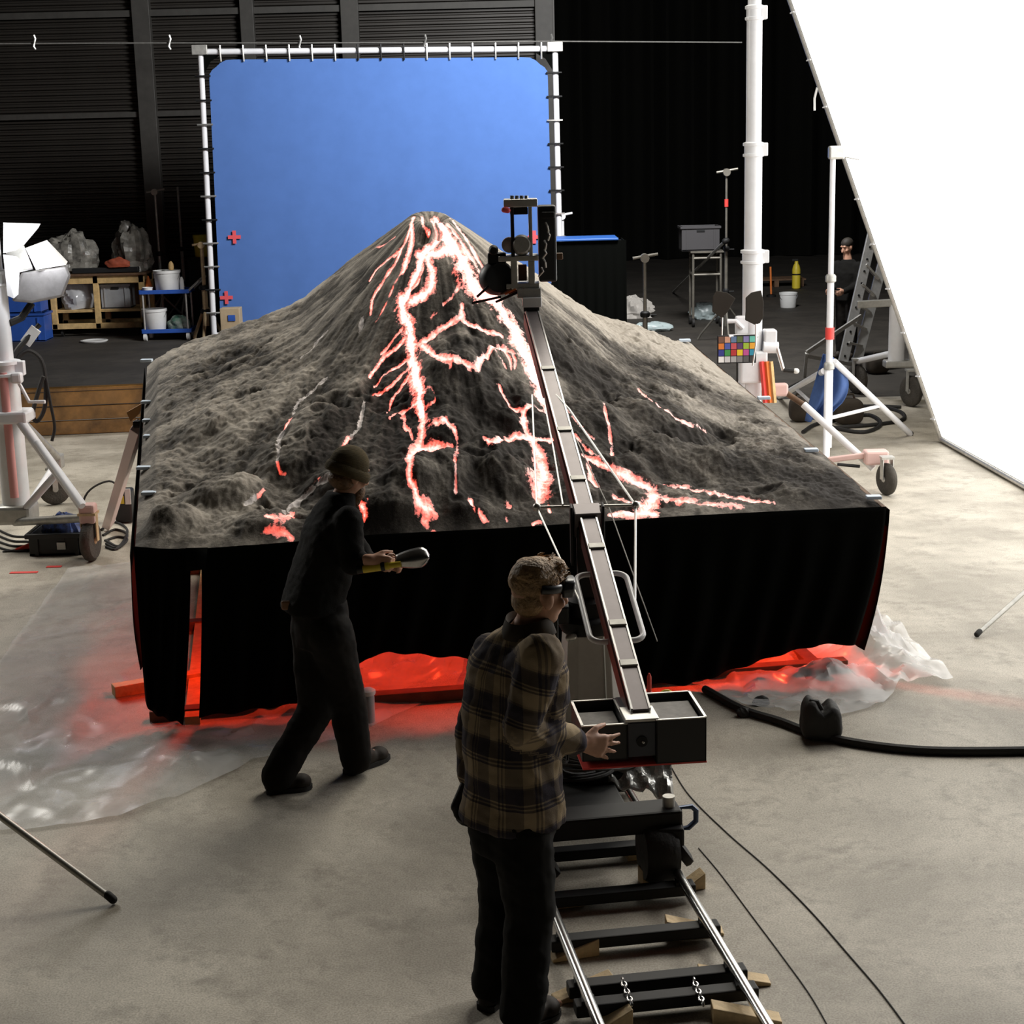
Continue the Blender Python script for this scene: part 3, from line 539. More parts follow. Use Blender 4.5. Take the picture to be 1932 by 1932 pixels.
def volcano_mat():
    m = bpy.data.materials.new('ash_and_lava'); m.use_nodes = True; nt = m.node_tree; b = nt.nodes['Principled BSDF']; L = nt.links.new
    tc = N(nt, 'ShaderNodeTexCoord'); at = N(nt, 'ShaderNodeAttribute', attribute_name='lava'); ah = N(nt, 'ShaderNodeAttribute', attribute_name='glow_level'); aa = N(nt, 'ShaderNodeAttribute', attribute_name='ash')
    n1 = N(nt, 'ShaderNodeTexNoise'); n1.inputs['Scale'].default_value = 5; n1.inputs['Detail'].default_value = 10; n1.inputs['Roughness'].default_value = .7
    n2 = N(nt, 'ShaderNodeTexNoise'); n2.inputs['Scale'].default_value = 55; n2.inputs['Detail'].default_value = 6; n2.inputs['Roughness'].default_value = .7
    for n in (n1, n2): L(tc.outputs['Object'], n.inputs['Vector'])
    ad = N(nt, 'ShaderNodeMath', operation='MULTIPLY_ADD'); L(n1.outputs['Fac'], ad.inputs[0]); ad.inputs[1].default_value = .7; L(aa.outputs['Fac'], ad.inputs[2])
    ad2 = N(nt, 'ShaderNodeMath', operation='MULTIPLY_ADD'); L(n2.outputs['Fac'], ad2.inputs[0]); ad2.inputs[1].default_value = .5; L(ad.outputs[0], ad2.inputs[2])
    rp = N(nt, 'ShaderNodeValToRGB'); e = rp.color_ramp.elements; e[0].position = .32; e[0].color = (.022, .018, .015, 1); e[1].position = 1.0; e[1].color = (.36, .325, .28, 1)
    e2 = e.new(.60); e2.color = (.092, .081, .069, 1); L(ad2.outputs[0], rp.inputs['Fac'])
    # lava: pale resin body, glowing
    n3 = N(nt, 'ShaderNodeTexNoise'); n3.inputs['Scale'].default_value = 60; n3.inputs['Detail'].default_value = 5; n3.inputs['Roughness'].default_value = .7; L(tc.outputs['Object'], n3.inputs['Vector'])
    lv = N(nt, 'ShaderNodeMath', operation='MULTIPLY_ADD'); L(n3.outputs['Fac'], lv.inputs[0]); lv.inputs[1].default_value = 1.3; lv.inputs[2].default_value = -.65
    lv2 = N(nt, 'ShaderNodeMath', operation='ADD'); L(lv.outputs[0], lv2.inputs[0]); L(at.outputs['Fac'], lv2.inputs[1])
    mk = N(nt, 'ShaderNodeMapRange'); mk.inputs['From Min'].default_value = .30; mk.inputs['From Max'].default_value = .46; L(lv2.outputs[0], mk.inputs['Value'])
    mx = N(nt, 'ShaderNodeMix', data_type='RGBA'); L(mk.outputs['Result'], mx.inputs['Factor']); L(rp.outputs['Color'], mx.inputs['A']); mx.inputs['B'].default_value = (.80, .74, .72, 1)
    L(mx.outputs['Result'], b.inputs['Base Color']); b.inputs['Roughness'].default_value = .85; b.inputs['Specular IOR Level'].default_value = .25
    core = N(nt, 'ShaderNodeMapRange'); core.inputs['From Min'].default_value = .40; core.inputs['From Max'].default_value = 1.1; L(lv2.outputs[0], core.inputs['Value'])
    hp = N(nt, 'ShaderNodeMath', operation='MULTIPLY'); L(core.outputs['Result'], hp.inputs[0]); L(ah.outputs['Fac'], hp.inputs[1])
    er = N(nt, 'ShaderNodeValToRGB'); e = er.color_ramp.elements; e[0].position = 0; e[0].color = (.55, .030, .012, 1); e[1].position = .9; e[1].color = (1, .30, .26, 1)
    q = e.new(.35); q.color = (1, .085, .050, 1); L(hp.outputs[0], er.inputs['Fac']); L(er.outputs['Color'], b.inputs['Emission Color'])
    es = N(nt, 'ShaderNodeMath', operation='MULTIPLY_ADD'); L(hp.outputs[0], es.inputs[0]); es.inputs[1].default_value = 3.2; es.inputs[2].default_value = .75
    hh = N(nt, 'ShaderNodeMapRange'); hh.inputs['From Min'].default_value = .2; hh.inputs['From Max'].default_value = .6; L(ah.outputs['Fac'], hh.inputs['Value'])
    e3 = N(nt, 'ShaderNodeMath', operation='MULTIPLY'); L(es.outputs[0], e3.inputs[0]); L(mk.outputs['Result'], e3.inputs[1])
    e4 = N(nt, 'ShaderNodeMath', operation='MULTIPLY'); L(e3.outputs[0], e4.inputs[0]); L(hh.outputs['Result'], e4.inputs[1]); L(e4.outputs[0], b.inputs['Emission Strength'])
    bp = N(nt, 'ShaderNodeBump'); bp.inputs['Strength'].default_value = .5; bp.inputs['Distance'].default_value = .008; L(n2.outputs['Fac'], bp.inputs['Height']); L(bp.outputs['Normal'], b.inputs['Normal'])
    return m
vm = volcano_mat()
ASH_AND_LIGHT = .04-.32*holes+.16*np.clip(fbm(Ug*1.7+3, Vg*2.1, 3, 111)*1.8, -1, 1)+.5*np.clip(streak*.9+.12, -.4, .8)*np.clip(1.3-RAD*.25, .4, 1)+.18*fbm(Ug*1.3, Vg*1.3, 3, 101)-.35*np.clip(billow*2-.25, 0, .6)*rough_w  # hollows and billow creases darkened in colour to deepen their shade
ASH_AND_LIGHT = ASH_AND_LIGHT-.22*np.exp(-((Ug-1.45)/.85)**2-((Vg-10.4)/.9)**2)+.85*np.clip((Ug-1.7)/.6,0,1)*np.clip((Vg-11.6)/.7,0,1)+.22*np.clip((.6-Ug)/1.,0,1)  # right rear plaster paled further to paint in the panel's light
ids = np.arange(NU*NV).reshape(NV, NU); quad = np.stack([ids[:-1, :-1], ids[:-1, 1:], ids[1:, 1:], ids[1:, :-1]], -1).reshape(-1, 4)
fl_ = LAVA.ravel()[quad].max(1); fs_ = np.where(fl_ > .12, SID.ravel()[quad].max(1), -1)
def grid_part(name, sel, label=None):
    q = quad[sel]
    if not len(q): return None
    used, inv = np.unique(q.ravel(), return_inverse=True); vv = VT[used]-vol_o
    me = bpy.data.meshes.new(name); me.vertices.add(len(used)); me.vertices.foreach_set('co', vv.astype(np.float32).ravel())
    me.loops.add(len(inv)); me.loops.foreach_set('vertex_index', inv.astype(np.int32)); me.polygons.add(len(q)); me.polygons.foreach_set('loop_start', np.arange(0, len(inv), 4, dtype=np.int32)); me.polygons.foreach_set('loop_total', np.full(len(q), 4, np.int32))
    me.update(calc_edges=True); me.validate()
    for an, arr in (('lava', LAVA), ('glow_level', HEAT), ('ash', ASH_AND_LIGHT)):
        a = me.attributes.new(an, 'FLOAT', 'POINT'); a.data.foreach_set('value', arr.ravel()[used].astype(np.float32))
    me.materials.append(vm); me.shade_smooth(); o = bpy.data.objects.new(name, me); COL.objects.link(o); o.parent = volc; ORG[o.name] = vol_o
    if label: o['label'] = label
    return o
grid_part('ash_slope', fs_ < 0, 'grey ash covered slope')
lab = {'pale_west': 'pale barely lit trickle on the left flank', 'pale_middle': 'pale trickle behind the beanie man'}
for si, nm in enumerate(names): grid_part('lava_stream', fs_ == si, next((v for k, v in lab.items() if nm.startswith(k)), 'glowing red and white lava'))
# table box under the terrain: edge boards, legs, base beams
def tb(u0, v0, z0, u1, v1, z1, w, h, name, m, bevel=.004):
    return MB().beam(T(u0, v0, z0), T(u1, v1, z1), w, h).build(name, m, volc, smooth=False, bevel=bevel)
tb(UL, VF+.02, 1.0, UR, VF+.02, 1.0, .03, .09, 'edge_board', dark_wood)
tb(-.86, VB, plane(VB)-.07, 3.47, VB, plane(VB)-.07, .03, .12, 'edge_board', dark_wood)
tb(UL+.02, VF, .97, -.84, VB, plane(VB)-.09, .03, .12, 'edge_board', dark_wood); tb(UR, VF, .99, 3.47, VB, plane(VB)-.07, .03, .12, 'edge_board', dark_wood)
MB().add([T(UL+.01, VF+.02, .94), T(UR-.01, VF+.02, .94), T(3.46, VB-.01, plane(VB)-.15), T(-.85, VB-.01, plane(VB)-.15)], [(0, 1, 2, 3)]).build('table_deck', dark_wood, volc, solid=.03)
for u, v in ((-.50, 9.39), (1.4, 9.5), (3.31, 9.4), (-.55, 11.2), (1.4, 11.2), (3.3, 11.2), (-.6, 12.8), (1.4, 12.8), (3.2, 12.8)):
    tb(u, v, .04, u, v, plane(v)-.14, .085, .085, 'leg', wood if u < 0 else dark_wood)
for v in (9.35, 11.2, 12.8): tb(-.75, v, .035, 3.5, v, .035, .09, .07, 'base_beam', dark_wood)
tb(-.5, 9.2, .03, -.5, 12.9, .03, .09, .06, 'base_beam', wood); tb(3.3, 9.2, .03, 3.3, 12.9, .03, .09, .06, 'base_beam', dark_wood)
bu = F(215, 1318); tb(bu@UU, bu@VV, .05, bu@UU+.75, bu@VV+.25, .05, .09, .07, 'base_beam', wood)
# blue-white tape tabs along the side edges
tabm = mat('pale_tape', (.62, .72, .85), .5)
for x, y in ((277, 686), (279, 765), (282, 800), (284, 830), (272, 890), (282, 938), (1441, 757), (1530, 856), (1648, 946), (1292, 648)):
    d = ray(x, y); uu, vv_ = ground_hit(x, y, lambda u, v: plane(v)+0*u+.01); MB().box(T(uu, vv_, plane(vv_)+.035), (.09, .06, .02)).build('tape_tab', tabm, volc, smooth=False, bevel=.004)
# skirt cloth
hem_px = [(248, 1300), (262, 1305), (285, 1340), (345, 1362), (349, 1362)]
def skirt(name, edge_pts, hem_pts, v0, seed, nseg, nz=26, bulge=.05):
    top = resample(edge_pts, nseg); hem = resample(hem_pts, nseg); G = []
    for k in range(nz+1):
        q = k/nz; row = []
        for i in range(nseg):
            tu, tz = top[i]; hu, hz = hem[i]; u = tu+(hu-tu)*(q**1.4); z = tz+(hz-tz)*q
            fold = .022*q*math.sin(i/nseg*len(top)*.55+seed)+.05*q*(fbm(np.array(u*3.), np.array(seed+z), 3, seed))
            row.append(T(u, v0-bulge*math.sin(q*2.2)*.7+float(fold), z))
        G.append(row)
    return MB().grid(G).build(name, black_cloth, volc, angle=180, solid=.004)
def uz(x, y, v=VF-.02): q = PV(x, y, v); return (q@UU, q[2])
SKL = skirt('skirt_panel', [uz(252, 1030), uz(300, 1034), uz(340, 1035), uz(359, 1034)], [uz(275, 1322), uz(285, 1340), uz(310, 1352), uz(346, 1362)], VF-.03, 2, 40)
MB().add([T(*[uz(350, 1032)[0], VF-.045, uz(350, 1032)[1]]), T(uz(392, 1031)[0], VF-.045, uz(392, 1031)[1]), T(uz(388, 1072)[0], VF-.045, uz(388, 1072)[1]), T(uz(352, 1076)[0], VF-.045, uz(352, 1076)[1])], [(0, 1, 2, 3)]).build('skirt_flap', black_cloth, volc, solid=.004)
e2 = [uz(379, 1034), uz(500, 1026), uz(700, 1008), uz(960, 995), uz(1300, 972), uz(1500, 962), uz(1671, 955)]
h2 = [uz(376, 1350), uz(470, 1338), uz(560, 1326), uz(640, 1280), uz(690, 1238), uz(735, 1226), uz(890, 1240), uz(1000, 1262), uz(1150, 1285), uz(1290, 1288), uz(1380, 1262), uz(1470, 1232), uz(1540, 1214), uz(1606, 1212)]
skirt('skirt_panel', e2, h2, VF-.03, 5, 220)
# side skirts
for (ua, ub, s) in ((UR+.005, 3.47, 1), (UL-.005, -.86, -1)):
    G = []
    for k in range(13):
        q = k/12; row = []
        for i in range(50):
            f = i/49; v = VF-.03+(VB-VF)*f; u = ua+(ub-ua)*f; zt_ = plane(v)-.01; zb = .16 if s > 0 else .36
            uu = u+s*(.02*math.sin(f*40+k*.3)*q+.02)-s*.13*q**1.4*(1 if s > 0 else .0)*(1-f*.8); row.append(T(uu, v, zt_+(zb-zt_)*q))
        G.append(row)
    MB().grid(G).build('side_skirt', black_cloth, volc, angle=180, solid=.004)
# red light under the table (gelled lamps slung below the deck)
for u, v, pw in ((-.2, 9.85, 36), (1.1, 9.8, 24), (3.0, 9.8, 85)):
    l = bpy.data.lights.new('red_under_table', 'POINT'); l.energy = pw; l.color = (1, .05, .015); l.shadow_soft_size = .08; o = bpy.data.objects.new('red_under_table', l); COL.objects.link(o); o.location = T(u, v, .84)
# ================================================================== plastic sheets on the floor
def film_mat(name, a, col=(.80, .80, .80)):
    m = bpy.data.materials.new(name); m.use_nodes = True; nt = m.node_tree; b = nt.nodes['Principled BSDF']; L = nt.links.new
    b.inputs['Base Color'].default_value = (*col, 1); b.inputs['Roughness'].default_value = .22; b.inputs['Specular IOR Level'].default_value = .7
    tc = N(nt, 'ShaderNodeTexCoord'); n = N(nt, 'ShaderNodeTexNoise'); n.inputs['Scale'].default_value = 2.2; n.inputs['Detail'].default_value = 8; n.inputs['Distortion'].default_value = 1.2; L(tc.outputs['Object'], n.inputs['Vector'])
    mr = N(nt, 'ShaderNodeMapRange'); mr.inputs['From Min'].default_value = .35; mr.inputs['From Max'].default_value = .75; mr.inputs['To Min'].default_value = a-.12; mr.inputs['To Max'].default_value = a+.15; L(n.outputs['Fac'], mr.inputs['Value']); L(mr.outputs['Result'], b.inputs['Alpha'])
    return m
film_a = film_mat('floor_film', .33); film_b = film_mat('crumpled_film', .45)
def sheet(name, label, inner, outer, n, m_, zf, mt, seed, bumps=()):
    I = resample([F(*p)[:2] for p in inner], n); O = resample([F(*p)[:2] for p in outer], n); G = []
    for i in range(n):
        row = []
        for j in range(m_):
            q = j/(m_-1); p = I[i]*(1-q)+O[i]*q
            w = abs(float(fbm(np.array(p[0]*2.2), np.array(p[1]*1.6), 4, seed)))
            z = .008+zf*max(0, 1-w*4.5)*.9+zf*.3*float(vnoise(np.array(p[0]*5), np.array(p[1]*5), seed))
            for bx_, by_, br, bh in bumps:
                c = F(bx_, by_); d2 = ((p[0]-c[0])**2+(p[1]-c[1])**2)/br**2; z += bh*math.exp(-d2)*(.75+.5*float(fbm(np.array(p[0]*9), np.array(p[1]*9), 3, seed+3)))
            row.append((p[0], p[1], max(.004, z)))
        G.append(row)
    o = MB().grid(G).build(name, mt, angle=25); return tag(o, label, 'plastic sheet')
sheet('plastic_sheet', 'clear plastic sheet spread on the floor left of volcano table', [(260, 1060), (300, 1150), (330, 1230), (420, 1290), (560, 1290), (700, 1250), (900, 1235)], [(128, 1078), (0, 1250), (-80, 1420), (-60, 1575), (60, 1568), (230, 1545), (330, 1508), (480, 1440), (640, 1400), (700, 1375), (860, 1300)], 150, 60, .022, film_a, 3, [(330, 1440, .25, .08), (600, 1330, .3, .12), (735, 1262, .16, .22), (800, 1270, .2, .14), (680, 1290, .18, .12), (860, 1268, .15, .12)])
sheet('plastic_sheet', 'crumpled clear plastic sheet at right front corner of table', [(1330, 1285), (1420, 1260), (1520, 1235), (1590, 1190), (1660, 1165)], [(1300, 1290), (1400, 1345), (1560, 1360), (1660, 1335), (1700, 1300), (1800, 1292), (1720, 1210), (1690, 1180)], 110, 50, .05, film_b, 9, [(1640, 1240, .22, .30), (1560, 1290, .18, .14), (1700, 1270, .2, .12)])
# ================================================================== dolly track
ZR = .10
ruL = F(1130, 1932, ZR)@UU; ruR = F(1448, 1932, ZR)@UU
track = thing('dolly_track', 'steel camera dolly track with dark sleepers running to volcano', 'track', T((ruL+ruR)/2, 6.6, 0))
rail_m = mat('polished_rail', (.75, .75, .74), .22, 1.)
for u in (ruL, ruR): MB().tube([T(u, 4.6, ZR), T(u, 8.7, ZR)], .021, 14).build('rail', rail_m, track)
slv = [F(1150, y, .05)@VV for y in (1605, 1690, 1772)]+[F(1240, 1852, .05)@VV, F(1250, 1888, .05)@VV]
for k, v in enumerate(slv+[slv[0]+.75, 4.95]):
    MB().beam(T(ruL-.05, v, .055), T(ruR+.06, v, .055), .07, .05).build('sleeper', black_metal, track, smooth=False, bevel=.006)
    for u in (ruL, ruR): MB().box(T(u, v, .085), (.05, .06, .02)).build('rail_clamp', black_metal, track, smooth=False, bevel=.004)
for x in (1175, 1310):                                   # chains lashing the paired sleepers
    a = F(x, 1850, .09); b = F(x+16, 1892, .09)
    for k in range(7):
        q = k/6; c = a*(1-q)+b*q; d = nrm(b-a); s_ = np.cross(d, (0, 0, 1)); w = s_ if k % 2 else A3(0, 0, 1)
        MB().tube([c+d*.017*math.cos(t_)+w*.009*math.sin(t_) for t_ in np.linspace(0, 2*math.pi, 10, endpoint=False)], .004, 6, closed=True).build('chain_link', steel, track)
def wedge(label, x, y, L, rot, z0=.0, flip=1):
    c = F(x, y, .03); d = UU*math.cos(rot)+VV*math.sin(rot); s_ = np.cross((0, 0, 1), d); w = .075; d = d*flip
    pts = [c-d*L/2+A3(0, 0, z0)-s_*w/2-A3(0, 0, c[2]), c+d*L/2+A3(0, 0, z0)-s_*w/2-A3(0, 0, c[2])]
    pr = [pts[0], pts[1], pts[1]+A3(0, 0, .012), pts[0]+A3(0, 0, .075)]
    tag(MB().prism(pr, s_*w).build('wooden_wedge', pale_wood, smooth=False, bevel=.004), label, 'wedge', 'wooden levelling wedges under the track')
wedge('pale wooden wedge left of right rail just behind the dolly wheel', 1208, 1605, .14, .05)
wedge('small pale wedge end tucked beneath the dolly wheel', 1232, 1652, .12, .1)
wedge('wedge end poking out right of the dolly wheel', 1306, 1662, .10, 0.1, flip=-1)
wedge('wooden wedge hidden partly by plaid man\'s thigh at left rail', 1066, 1695, .16, .05)
wedge('wooden wedge under left rail at the third sleeper', 1082, 1790, .20, .12, flip=-1)
wedge('pale wooden wedge under right rail at the third sleeper', 1310, 1748, .24, -.12)
wedge('wedge under left rail at the chained sleepers', 1100, 1865, .24, .14, flip=-1)
wedge('long wedge under right rail at the chained sleepers', 1385, 1842, .28, -.1)
wedge('wedge beside left rail at bottom edge of picture', 1158, 1921, .13, .1, flip=-1)
wedge('long wedge beside right rail at bottom edge of picture', 1408, 1912, .26, -.14)

# ================================================================== camera crane on its dolly
cu = (ruL+ruR)/2
vRear = F(1285, 1668, 0)@VV+.06; vFront = vRear+1.05; vCol = vRear+.62
crane = thing('camera_crane', 'grey camera crane on a wheeled dolly with counterweight trays', 'camera crane', T(cu, vCol, 0))
PA, PB = P(1209, 1340, 6.15), P(1003, 585, 9.6)
def projy(p):
    d = np.asarray(p)-CP; return 966-FPX*(d@UPV)/(d@FW)
def armpt(y):
    lo, hi = -.2, 1.2
    for _ in range(40):
        m_ = (lo+hi)/2
        if projy(PA+(PB-PA)*m_) > y: lo = m_
        else: hi = m_
    return PA+(PB-PA)*lo
ad = nrm(PB-PA); as_ = nrm(np.cross(ad, (0, 0, 1))); au = np.cross(as_, ad); AR = np.stack([ad, as_, au], 1)
arm_m = mat('crane_arm_grey', (.24, .21, .215), .4, .3, var=.1)
trim_m = mat('crane_trim_silver', (.68, .67, .66), .35, .6)
maroon = mat('crane_side_maroon', (.10, .022, .016), .45)
MB().beam(PA-au*.044, PB-au*.044, .066, .10).build('arm_beam', arm_m, crane, smooth=False)
for s in (-1, 1): MB().beam(PA+as_*s*.036+au*.002, PB+as_*s*.036+au*.002, .008, .016).build('arm_edge_trim', trim_m, crane, smooth=False)
MB().beam(PA-as_*.041-au*.055, PB-as_*.041-au*.055, .008, .075).build('arm_side_plate', maroon, crane, smooth=False)
for y in (697, 812, 905, 1033, 1178, 1254):
    MB().box(armpt(y)-au*.04, (.04, .074, .108), AR).build('arm_joint', dull_alu, crane, smooth=False, bevel=.003)
MB().box(armpt(966)-au*.045, (.10, .13, .13), AR).build('pivot_saddle', arm_m, crane, smooth=False, bevel=.006)
# pillar
piv = armpt(968); cb = A3(piv[0], piv[1], 0); cz0 = .36
pg = mat('crane_pillar_grey', (.52, .49, .45), .55, var=.1); pg2 = mat('crane_pillar_pale', (.85, .86, .84), .45)
ctop = .98
def quadring(z, w, d, ch=.35):
    pts = []
    for a, b in ((-1, -1+ch), (-1+ch, -1), (1-ch, -1), (1, -1+ch), (1, 1-ch), (1-ch, 1), (-1+ch, 1), (-1, 1-ch)): pts.append(cb+UU*a*w/2+VV*b*d/2+A3(0, 0, z))
    return pts
MB().rings([quadring(cz0, .30, .30), quadring(ctop, .23, .23)]).build('pillar', pg, crane, smooth=False, bevel=.004)
MB().rings([[p+VV*-.0+UU*0 for p in [cb+UU*(.055 if z < .5 else .045)+VV*(-.152 if z < .5 else -.117)+A3(0, 0, z), cb+UU*(.152 if z < .5 else .117)+VV*(-.06 if z < .5 else -.045)+A3(0, 0, z), cb+UU*(.156 if z < .5 else .121)+VV*(-.06 if z < .5 else -.045)+A3(0, 0, z), cb+UU*(.055 if z < .5 else .045)+VV*(-.157 if z < .5 else -.122)+A3(0, 0, z)]] for z in (cz0+.01, ctop-.005)]).build('pillar_face', pg2, crane, smooth=False)
MB().lathe(cb+A3(0, 0, ctop), (0, 0, 1), [(.13, 0), (.14, .02), (.14, .06), (.10, .08), (.10, .15), (.07, .17)], 24).build('pan_head', black_metal, crane)
MB().box(cb+A3(0, 0, (ctop+.12+piv[2]-.06)/2), (.10, .12, piv[2]-.06-ctop-.12)).build('upper_post', black_metal, crane, smooth=False, bevel=.008)
for s in (-1, 1): MB().box(cb+as_*s*.075+A3(0, 0, piv[2]-.1), (.012, .10, .28)).build('pivot_cheek', black_metal, crane, smooth=False, bevel=.004)
MB().box(cb-UU*.17+A3(0, -.03, ctop+.10), (.15, .10, .09)).build('drive_motor', black_plastic, crane, smooth=False, bevel=.012)
MB().box(cb-UU*.20+A3(0, -.07, ctop+.20), (.13, .10, .012), np.array(Matrix.Rotation(.35, 3, 'Y'))).build('monitor_plate', black_plastic, crane, smooth=False, bevel=.004)
for k, (dx, dz) in enumerate(((-.24, .0), (-.20, -.04), (-.10, -.03))): MB().cap(cb+UU*dx+A3(0, -.12, ctop+.03+dz), cb+UU*(dx+.02)+A3(0, -.12, ctop+.035+dz), .018).build('clamp_knob', alu, crane)
MB().tube([cb+UU*(.03)+A3(0, -.1, ctop+.38), cb+UU*.05+A3(0, -.12, ctop+.22), cb+UU*.08+A3(0, -.12, ctop+.02)], .012, 8).build('orange_tube', orange_paint, crane)
# counterweight trays
wc = P(1215, 1392, 6.08); fd = nrm(A3(ad[0], ad[1], 0)); sd = A3(fd[1], -fd[0], 0); WR = np.stack([sd, fd, A3(0, 0, 1)], 1)
navy = mat('weight_box_navy', (.045, .05, .065), .4, .2, var=.15); gun = mat('weight_box_black', (.015, .015, .016), .45)
def wbox(u0, u1, f0, f1, z0, z1): return wc+sd*(u0+u1)/2+fd*(f0+f1)/2+A3(0, 0, (z0+z1)/2), (u1-u0, f1-f0, z1-z0)
def tray(u0, u1, f0, f1, z0, z1, lift):
    w = .008; g = MB()
    for a in ((u0, u1, f0, f0+w), (u0, u1, f1-w, f1), (u0, u0+w, f0, f1), (u1-w, u1, f0, f1)): g.box(*wbox(*a, z0, z1), R=WR)
    g.box(*wbox(u0, u1, f0, f1, z0, z0+w), R=WR); tr = g.build('weight_tray', gun, crane, smooth=False, bevel=.002)
    g = MB()
    for a in ((u0-.002, u1+.002, f0-.002, f0+w), (u0-.002, u1+.002, f1-w, f1+.002), (u0-.002, u0+w, f0, f1), (u1-w, u1+.002, f0, f1)): g.box(*wbox(*a, z1, z1+.004), R=WR)
    g.build('tray_rim', alu, tr, smooth=False)
    MB().box(*wbox(u0+.015, u1-.015, f0+.02, f1-.05, z0+.01, z1-lift), R=WR).build('weight_plate', mat('weight_iron', (.14, .13, .12), .6, .2, var=.25, vscale=30), tr, smooth=False, bevel=.004)
    MB().box(*wbox(u0+.05, u1-.05, f0+.045, f0+.065, z1-lift, z1-lift+.003), R=WR).build('plate_slot', black_plastic, tr, smooth=False)
tray(-.245, -.065, .0, .30, -.085, .06, .03); tray(.045, .245, -.02, .30, -.105, .075, .02)
MB().box(*wbox(-.065, .048, -.01, .30, -.075, .07), R=WR).build('weight_bracket', navy, crane, smooth=False, bevel=.006)
MB().box(*wbox(-.075, .06, -.012, .14, .07, .082), R=WR).build('bracket_top', alu, crane, smooth=False, bevel=.003)
MB().lathe(wc-fd*.012+A3(0, 0, -.01)-sd*.01, fd, [(.022, -.004), (.022, .0), (.014, .001), (.014, .01)], 18).build('axle_hole', black_metal, crane); MB().cap(wc-fd*.016+A3(0, 0, -.012)-sd*.006, wc-fd*.014+A3(0, 0, -.012)-sd*.006, .007).build('axle_bolt', steel, crane)
MB().box(*wbox(-.245, .247, -.015, .30, -.113, -.106), R=WR).build('red_base_plate', red_tape, crane, smooth=False)
# hand hoop
h0, h1 = armpt(1062), armpt(1188); L_ = np.linalg.norm(h1-h0); hc = (h0+h1)/2-au*.06; w_ = .115; r_ = .05; pts = []
for sx, sy, a0 in ((1, 1, 0), (-1, 1, 90), (-1, -1, 180), (1, -1, 270)):
    for a in np.linspace(a0, a0+90, 7): pts.append(hc+as_*(sx*(w_-r_)+r_*math.cos(math.radians(a)))+ad*(sy*(L_/2-r_)+r_*math.sin(math.radians(a))))
MB().tube(pts, .013, 10, closed=True).build('hand_hoop', white_paint, crane)
# tension stays over the spreader
sp_c = armpt(956)+au*.02; spL = P(1013, 957, sp_c[1]); spR = P(1199, 953, sp_c[1])
MB().tube([spL, spR], .007, 8).build('spreader_bar', alu, crane)
for s_ in (spL, spR): MB().cap(s_, s_+A3(0, 0, .001), .02).build('spreader_ball', alu, crane)
hl_, hr_ = hc-as_*w_, hc+as_*w_
MB().tube([hl_, spL, P(1004, 745, armpt(740)[1])], .0045, 6).build('stay_rod', alu, crane)
MB().tube([hr_, spR, P(1074, 772, armpt(775)[1]), armpt(742)], .006, 6).build('stay_rod', trim_m, crane)
MB().tube([P(1062, 952, sp_c[1]), P(1045, 850, armpt(850)[1]), P(1026, 752, armpt(752)[1])], .0045, 6).build('stay_cable', alu, crane)
MB().tube([P(1240, 1210, 7.2), P(1150, 960, 7.8), armpt(742)], .003, 6).build('stay_cable', dull_alu, crane)
# dolly
dm = black_metal
MB().beam(T(cu, vRear-.02, .27), T(cu, vFront, .27), .30, .06).build('dolly_deck', dm, crane, smooth=False, bevel=.01)
MB().beam(T(ruL-.03, vRear+.02, .30), T(ruR+.05, vRear+.02, .30), .16, .10).build('cross_beam', dm, crane, smooth=False, bevel=.012)
MB().beam(T(ruL-.03, vFront, .30), T(ruR+.05, vFront, .30), .14, .10).build('cross_beam', dm, crane, smooth=False, bevel=.012)
MB().lathe(cb+A3(0, 0, .30), (0, 0, 1), [(.26, 0), (.26, .03), (.20, .05), (.19, .07)], 28).build('turntable', dm, crane)
for k in range(4): MB().tube([cb+A3((.27-.02*k)*math.cos(a), (.27-.02*k)*math.sin(a), .36+.012*k+.01*math.sin(3*a+k)) for a in np.linspace(math.pi*.95, math.pi*1.9, 16)], .008, 6).build('coiled_lead', mat('lead_grey', (.10, .095, .085), .5), crane)
for u in (ruL, ruR):
    for v in (vRear, vFront):
        MB().box(T(u, v, .24), (.12, .20, .09)).build('wheel_truck', dm, crane, smooth=False, bevel=.012)
        for dv2 in (-.075, .075):
            for s in (-1, 1):
                c = T(u+s*.018, v+dv2, ZR+.062)-A3(0, 0, .0); ax = UU*s*.8+A3(0, 0, .55)
                MB().lathe(c+UU*s*.03, ax, [(.025, -.03), (.06, -.028), (.065, -.01), (.06, .012), (.03, .02)], 18).build('track_wheel', black_rubber, crane)
        MB().cyl(T(u, v, .28), T(u, v, .40), .028, 12).build('height_screw', dull_alu if v == vRear else dm, crane)
# pneumatic wheel hub at the rear right (dark drum) and blue-grey carrying handle
MB().lathe(T(ruR-.075, vRear-.02, .155), UU, [(.05, -.06), (.125, -.055), (.14, -.03), (.14, .07), (.125, .095), (.05, .10)], 26).build('rubber_wheel', black_rubber, crane)
MB().lathe(T(ruR-.03, vFront-.0, .155), UU, [(.05, -.03), (.115, -.03), (.13, -.01), (.13, .05), (.115, .06), (.05, .06)], 26).build('rubber_wheel', black_rubber, crane)
hx = T(ruR+.05, vRear+.0, .34); MB().tube([hx, hx+UU*.055, hx+UU*.075+A3(0, 0, -.02), hx+UU*.075+A3(0, 0, -.07), hx+UU*.04+A3(0, 0, -.10), hx+UU*.0+A3(0, 0, -.10)], .013, 8, closed=True).build('carry_handle', mat('slate_blue', (.06, .09, .16), .4, .3), crane)
hx = T(ruR+.03, vFront+.02, .38); MB().tube([hx, hx+UU*.06, hx+UU*.07+A3(0, 0, -.07), hx+A3(0, 0, -.08)], .010, 8, closed=True).build('carry_handle', black_plastic, crane)
